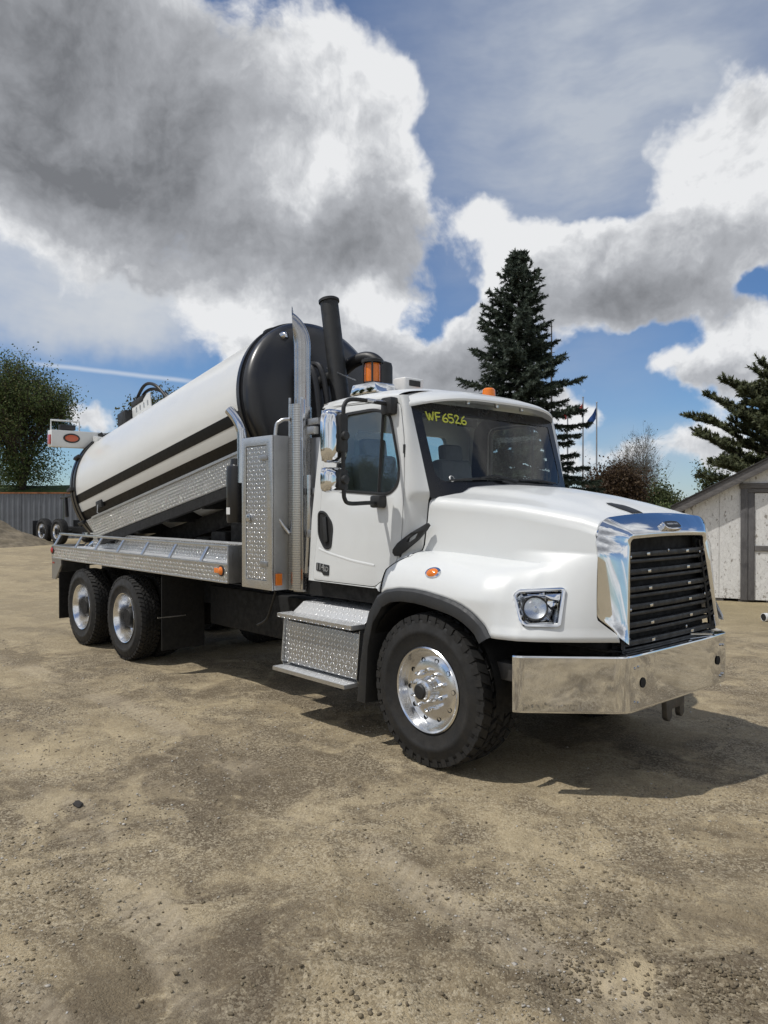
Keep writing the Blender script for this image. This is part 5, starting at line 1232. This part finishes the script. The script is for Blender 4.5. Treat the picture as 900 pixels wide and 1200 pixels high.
for k in range(0, npan, 3): MB().bb(k * 1.01, min(npan, k + 3) * 1.01 - .01, -.06, .10, 2.185, 2.25).build('capping', 'rust', fence)
M['grass'] = simple('bank_grass', (.045, .075, .016), .95, var=.45, scale=1.2, bumps=.5, bscale=8)
rows = []
for i in range(41):
    l_ = -60 + i * 1.7
    rows.append([tuple(CAM + F0 * (40 + d_) + RT * l_ + Vector((0, 0, -CAM.z + z_ + .25 * (mnoise.noise(Vector((l_ * .2, d_ * .3, 0))))))) for d_, z_ in ((0, .0), (2, .9), (4, 2.6), (6, 3.15), (9, 3.2), (30, 3.0), (60, 1.0))])
tag(MB().grid(rows).build('grass_bank', 'grass'), kind='structure')
M['soil'] = simple('soil_heap', (.165, .135, .09), .95, var=.35, scale=3, bumps=.8, bscale=14)
hp = frame_at(31.0, -16.5); rows = []
for i in range(25):
    r_ = 3.1 * i / 24; rows.append([(r_ * math.cos(a), r_ * math.sin(a), max(-.1, 1.3 * (1 - (r_ / 3.1)) ** 1.1 * (1 + .25 * mnoise.noise(Vector((math.cos(a) * r_ * 1.2, math.sin(a) * r_ * 1.2, 4)))) - .03 + .10 * mnoise.noise(Vector((math.cos(a) * r_ * 4, math.sin(a) * r_ * 4, 7))) * min(1, r_))) for a in [2 * math.pi * k / 60 for k in range(60)]])
tag(MB().grid(rows, cu=True).build('soil_heap', 'soil', None, (hp[0], hp[1], gz(hp[0], hp[1]))), 'heap of brown soil and gravel in front of the steel fence', 'soil heap')
tp = frame_at(32.0, -12.6); trl = thing('parked_trailer', 'low black two axle trailer parked in front of the steel fence', 'trailer', (tp[0], tp[1], gz(tp[0], tp[1])), R(8))
for x in (0, -1.28):
    for sg in (-1, 1): wheel('wheel', x, sg * .95, .527, False, sg > 0, trl)
for sg in (-1, 1): MB().bb(-2.0, 3.5, sg * .35, sg * .45, .50, .68).build('frame_rail', 'frame', trl)
for x in (0, -1.28): MB().lathe([(.07, -.9), (.07, .9)], 12, o=(x, 0, .527), ax=(0, 1, 0)).build('axle', 'frame', trl)
MB().bb(-2.02, -2.0, -1.1, -.7, .30, .95).build('mud_flap', 'plastic', trl); MB().bb(-2.02, -2.0, .7, 1.1, .30, .95).build('mud_flap', 'plastic', trl)

# ================================================================== trees
def faces_obj(name, V, n_per, mat, parent):
    V = np.asarray(V, np.float32).reshape(-1, 3); nf = len(V) // n_per; me = bpy.data.meshes.new(name)
    me.vertices.add(len(V)); me.vertices.foreach_set('co', V.ravel()); me.loops.add(len(V)); me.loops.foreach_set('vertex_index', np.arange(len(V), dtype=np.int32)); me.polygons.add(nf); me.polygons.foreach_set('loop_start', (np.arange(nf) * n_per).astype(np.int32)); me.update()
    return link(name, me, mat, parent)
def leaf_quads(P, size, r_, elong=1.6):
    n = len(P); d = r_.normal(size=(n, 3)); d /= np.linalg.norm(d, axis=1, keepdims=True); e = np.cross(d, r_.normal(size=(n, 3))); e /= np.linalg.norm(e, axis=1, keepdims=True)
    s_ = (size * r_.uniform(.6, 1.3, n))[:, None]; d = d * s_ * elong; e = e * s_ * .5
    return np.stack([P - d * .5, P + e, P + d * .5, P - e], 1)
M['bark'] = wood('bark', (.075, .058, .045), (.03, .024, .02), (6, 6, 1)); M['bark_grey'] = wood('grey_bark', (.14, .125, .105), (.06, .052, .045), (6, 6, 1))
def leafmat(name, stops): M[name] = island_mat(name, stops, .65, 3.0, .3)
leafmat('leaf_green', [(0, (.055, .080, .028)), (.5, (.10, .145, .045)), (.85, (.17, .205, .075)), (1, (.20, .165, .085))])
leafmat('leaf_olive', [(0, (.05, .055, .02)), (.5, (.085, .09, .035)), (1, (.14, .14, .06))])
leafmat('leaf_rust', [(0, (.045, .026, .016)), (.5, (.085, .055, .032)), (1, (.13, .09, .05))])
leafmat('leaf_pale', [(0, (.05, .07, .025)), (.5, (.09, .115, .045)), (1, (.13, .15, .07))])
leafmat('needle', [(0, (.024, .038, .027)), (.5, (.055, .078, .056)), (1, (.12, .145, .11))])
leafmat('needle_pine', [(0, (.055, .068, .032)), (.5, (.10, .115, .055)), (1, (.18, .19, .10))])
def broadleaf(name, label, cat, loc, height, spread, stems, leaves, lsize, lmat, bmat='bark', seed=1, up=.75, levels=4, tw=1.0, bare=0.0, group=None, trunk=.10, low=2, skirt=0):
    r_ = np.random.default_rng(seed); rd = random.Random(seed); root = thing(name, label, cat, loc, 0, group); mb = MB(); tips = []
    def grow_(p, d, L, rad, lev):
        pts = [p]; n_ = 4
        for k in range(n_):
            d = (d + Vector((rd.gauss(0, .14), rd.gauss(0, .14), rd.gauss(0, .08) + .03))).normalized(); p = p + d * (L / n_); pts.append(p)
        mb.tube(pts, [rad * (1 - .45 * k / n_) for k in range(n_ + 1)], 6 if lev < 2 else 4, cap=False)
        if lev >= levels - low: tips.extend([(q, lev) for q in pts[1:]])
        if lev == levels: return
        for k in range(rd.randint(3, 5)):
            f = rd.uniform(.35, 1.0); q = pts[min(n_, int(f * n_ + .5))]
            side_ = Vector((rd.gauss(0, 1), rd.gauss(0, 1), rd.gauss(.1, .5))).normalized(); nd = (d * up + side_ * (1.25 - up)).normalized()
            grow_(q, nd, L * rd.uniform(.55, .78), max(.006, rad * .52), lev + 1)
    for k in range(stems):
        a = 2 * math.pi * (k + rd.random() * .5) / max(1, stems); ln = spread / height * (.75 if stems > 1 else .12)
        grow_(Vector((.1 * math.cos(a), .1 * math.sin(a), -.1)) if stems > 1 else Vector((0, 0, -.1)), Vector((math.cos(a) * ln, math.sin(a) * ln, 1)).normalized(), height * .42, trunk, 0)
    mx = max(q.z for q, _ in tips); sc = height / mx
    V = np.array(mb.v) ; wsp = np.percentile(np.hypot(V[:, 0], V[:, 1]), 97); sxy = spread / wsp
    mb.v = [(x * sxy, y * sxy, z * sc if z > 0 else z) for x, y, z in mb.v]
    mb.build('trunk', bmat, root, smooth=60, recalc=False)
    T = np.array([(q.x * sxy, q.y * sxy, q.z * sc) for q, _ in tips])
    if skirt:
        Q = T[r_.integers(0, len(T), skirt)] * np.stack([r_.uniform(.45, .95, skirt)] * 2 + [r_.uniform(.06, .55, skirt)], -1)
        faces_obj('lower_foliage', leaf_quads(Q + r_.normal(0, .25, (skirt, 3)), lsize, r_), 4, lmat, root)
    if leaves:
        P = T[r_.integers(0, len(T), leaves)] + r_.normal(0, .16 * tw, (leaves, 3))
        faces_obj('crown', leaf_quads(P, lsize, r_), 4, lmat, root)
    return root
def place(px, depth, z=0.0): p = frame_at(depth, (px - CX) / FPX * depth); return (p[0], p[1], z)
bt = broadleaf('broadleaf_tree', 'bushy green many stemmed tree rising from the grass bank behind the steel fence', 'tree', place(26, 45, 3.0), 8.0, 3.4, 11, 44000, .080, 'leaf_green', seed=6, up=.80, tw=1.7, levels=4, low=4, skirt=11000)
broadleaf('background_tree', 'thin olive tree showing just above the tipped white tank', 'tree', place(172, 60, 2.0), 9.3, 3.0, 3, 9000, .15, 'leaf_olive', seed=9, up=.6, tw=1.4)
broadleaf('bare_tree', 'nearly bare grey branched tree behind the rust brown bush', 'tree', place(745, 46), 7.1, 2.2, 6, 1400, .06, 'leaf_olive', 'bark_grey', seed=12, up=.62, levels=5, trunk=.09)
broadleaf('rust_bush', 'rust brown bush with dead upright foliage right of the flagpoles', 'bush', place(720, 38), 4.3, 1.5, 14, 26000, .085, 'leaf_rust', seed=15, up=.9, tw=1.3, trunk=.04, levels=3)
broadleaf('twiggy_shrub', 'tall thin grey twiggy shrub at the foot of the flagpoles', 'shrub', place(693, 42), 4.9, .75, 9, 1600, .07, 'leaf_rust', 'bark_grey', seed=18, up=.95, levels=3, trunk=.03)
broadleaf('green_shrub', 'rounded pale green shrub beside the rust brown bush', 'shrub', place(772, 40), 3.5, 1.25, 7, 8000, .085, 'leaf_pale', seed=21, up=.6, tw=1.2, trunk=.05, levels=3)
broadleaf('low_shrub', 'low dark green shrub at the corner of the shed', 'shrub', place(795, 34), 2.1, .9, 6, 4000, .075, 'leaf_green', seed=23, up=.6, tw=1.0, trunk=.03, levels=3)
broadleaf('sapling', 'small pale olive tree poking up above the shed eave', 'tree', place(834, 34), 3.9, 1.0, 4, 4500, .075, 'leaf_pale', seed=25, up=.65, trunk=.05, levels=3)
def needles(mbV, p, q, d_n, ln, dens, r_, rd):        # needle cards along a twig
    L = (q - p).length; n_ = max(2, int(L * dens)); ax = (q - p).normalized()
    for k in range(n_):
        f = rd.random(); c_ = p.lerp(q, f); s_ = Vector((rd.gauss(0, 1), rd.gauss(0, 1), rd.gauss(0, 1))); s_ = (s_ - ax * s_.dot(ax)).normalized()
        tip = c_ + (s_ * .75 + ax * .65) * ln * rd.uniform(.7, 1.2); w = ax.cross(s_) * ln * .20
        mbV.extend((c_ + w, tip, c_ - w))
def conifer(name, label, loc, H, prof, nb, seed, mat, dens=80, ln=.10, droop=.25, z0=.5, pine=False):
    r_ = np.random.default_rng(seed); rd = random.Random(seed); root = thing(name, label, 'tree', loc); tr = MB(); V = []
    tr.tube([(0, 0, -.1), (.03, 0, H * .3), (0, .03, H * .65), (0, 0, H)], [.2, .15, .08, .01], 8)
    for k in range(nb):
        f = (k + rd.random()) / nb; z = z0 + (H - z0) * f ** (1.0 if pine else .92); L = interp(z / H, prof) * rd.uniform(.62, 1.12); a = k * 2.39996 + rd.gauss(0, .3)
        d = Vector((math.cos(a), math.sin(a), 0)); pts = []; base = Vector((0, 0, z)); s0 = interp(z / H, [(0, -.25), (.4, .0), (.75, .35), (1, 1.1)]) if not pine else rd.uniform(.05, .85)
        for j in range(7):
            u = j / 6; pts.append(base + d * (L * u) + Vector((0, 0, L * (s0 * u - droop * u * u + (droop * .85) * u ** 3))) + Vector((rd.gauss(0, .02), rd.gauss(0, .02), 0)))
        tr.tube(pts, [max(.006, .028 * L * (1 - j / 6.3) * .6) for j in range(7)], 4, cap=False)
        nt = max(6, int(L * (15 if not pine else 13)))
        for j in range(nt):
            u = (.12 if not pine else .38) + (.88 if not pine else .62) * (j + rd.random()) / nt; i = min(5, int(u * 6)); p = pts[i].lerp(pts[i + 1], u * 6 - i); ax = (pts[i + 1] - pts[i]).normalized()
            sd = ax.cross(Vector((0, 0, 1))).normalized() * (1 if j % 2 else -1)
            tl = (.16 + .34 * L * .38 * (1 - u) + .08) * rd.uniform(.7, 1.2) if not pine else rd.uniform(.18, .42)
            if pine: q = p + (ax * .5 + sd * rd.uniform(.2, .9) + Vector((0, 0, rd.uniform(.0, .7)))).normalized() * tl
            else: q = p + (ax * .62 + sd * .7 + Vector((0, 0, rd.uniform(-.55, .10)))).normalized() * tl
            needles(V, p, q, None, ln, dens, r_, rd)
            tr.tube([p, q], [.006, .003], 3, cap=False)
        needles(V, pts[-2], pts[-1] + (pts[-1] - pts[-2]) * .4, None, ln, dens * 1.3, r_, rd)
    needles(V, Vector((0, 0, H * .93)), Vector((0, 0, H * 1.012)), None, ln * .9, dens * 1.4, r_, rd)
    tr.build('trunk', 'bark', root, smooth=60, recalc=False)
    faces_obj('crown', [v[:] for v in V], 3, mat, root); return root
conifer('spruce_tree', 'tall dark blue green spruce behind the truck cab', place(607, 28), 11.05, [(0, 2.9), (.25, 2.95), (.45, 2.45), (.62, 1.8), (.75, 1.35), (.86, .8), (.95, .4), (1, .08)], 205, 31, 'needle', dens=115, ln=.135, droop=.30, z0=1.2)
conifer('pine_tree', 'broad dark green pine standing behind the shed', place(938, 25), 6.5, [(0, 3.0), (.35, 3.5), (.6, 3.1), (.8, 2.2), (.92, 1.3), (1, .4)], 120, 37, 'needle_pine', dens=130, ln=.14, droop=.05, z0=1.4, pine=True)
# the row of trees across the yard that the door glass and chrome mirror
for (x, y, k, a) in ((-43, -36, .62, .4), (-36, -38, .55, 2.0), (-49, -31, .60, 3.3), (-29, -41, .66, 4.4), (-55, -26, .7, 5.2), (-20, -44, .6, 1.1)):
    c = copy_tree(bt); c.location = (x, y, -.2); c.scale = (k * 1.5, k * 1.5, k * 2.0); c.rotation_euler = (0, 0, a)
    tag(c, 'green tree in the row across the yard, mirrored in the door window', 'tree', 'row of trees across the yard')
# flagpoles, mast and wire fence in the distance
M['flag_blue'] = simple('blue_flag', (.02, .07, .25), .8); M['flag_red'] = simple('red_flag', (.35, .03, .03), .8)
def flagpole(px, ytop, fm, lab, fl):
    D = 66.0; H = CAM.z + (HOR - ytop) / FPX * D; root = thing('flagpole', lab, 'flagpole', place(px, D), YAW, 'flagpoles beyond the spruce')
    MB().tube([(0, 0, 0), (0, 0, H)], [.09, .05], 10).build('pole', 'galv', root); MB().lathe([(.001, -.1), (.09, 0), (.001, .1)], 10, o=(0, 0, H + .08), ax=(0, 0, 1)).build('finial', 'galv', root)
    rows = []
    for i in range(9):
        u = i / 8; rows.append([(-u * fl * .62 + .05 * math.sin(v * 5 + u * 3), .10 * math.sin(u * 9 + v * 2), H - .25 - v * (1.05 - .35 * u) - u * fl * .95) for v in [j / 6 for j in range(7)]])
    MB().grid(rows).build('flag', fm, root)
flagpole(699, 473, 'flag_blue', 'tall pole flying a drooping blue flag beyond the spruce', 1.3)
flagpole(683, 467, 'flag_red', 'tall pole with a red flag, between the blue flag and the spruce', .55)
flagpole(665, 473, 'flag_red', 'tall pole with a red flag half hidden by the spruce branches', .5)
mh = 42.0; ms = thing('radio_mast', 'thin dark mast standing close behind the spruce', 'mast', place(646, mh)); Hm = CAM.z + (HOR - 378) / FPX * mh
MB().tube([(0, 0, 0), (0, 0, Hm * .72), (0, 0, Hm)], [.06, .05, .03], 8).build('mast_pole', 'steel', ms); MB().bar((-.2, 0, Hm * .86), (.2, 0, Hm * .86), .03, .03).build('mast_arm', 'steel', ms)
wf = thing('wire_fence', 'low galvanised wire fence running behind the shed and bushes', 'fence', place(745, 32), YAW)
for k in range(5): MB().tube([(k * .7, 0, 0), (k * .7, 0, 1.72)], .03, 8).build('fence_post', 'galv', wf)
for z in (.5, .9, 1.3, 1.70): MB().tube([(0, 0, z), (2.8, 0, z)], .014 if z < 1.6 else .025, 6).build('fence_wire', 'galv', wf)
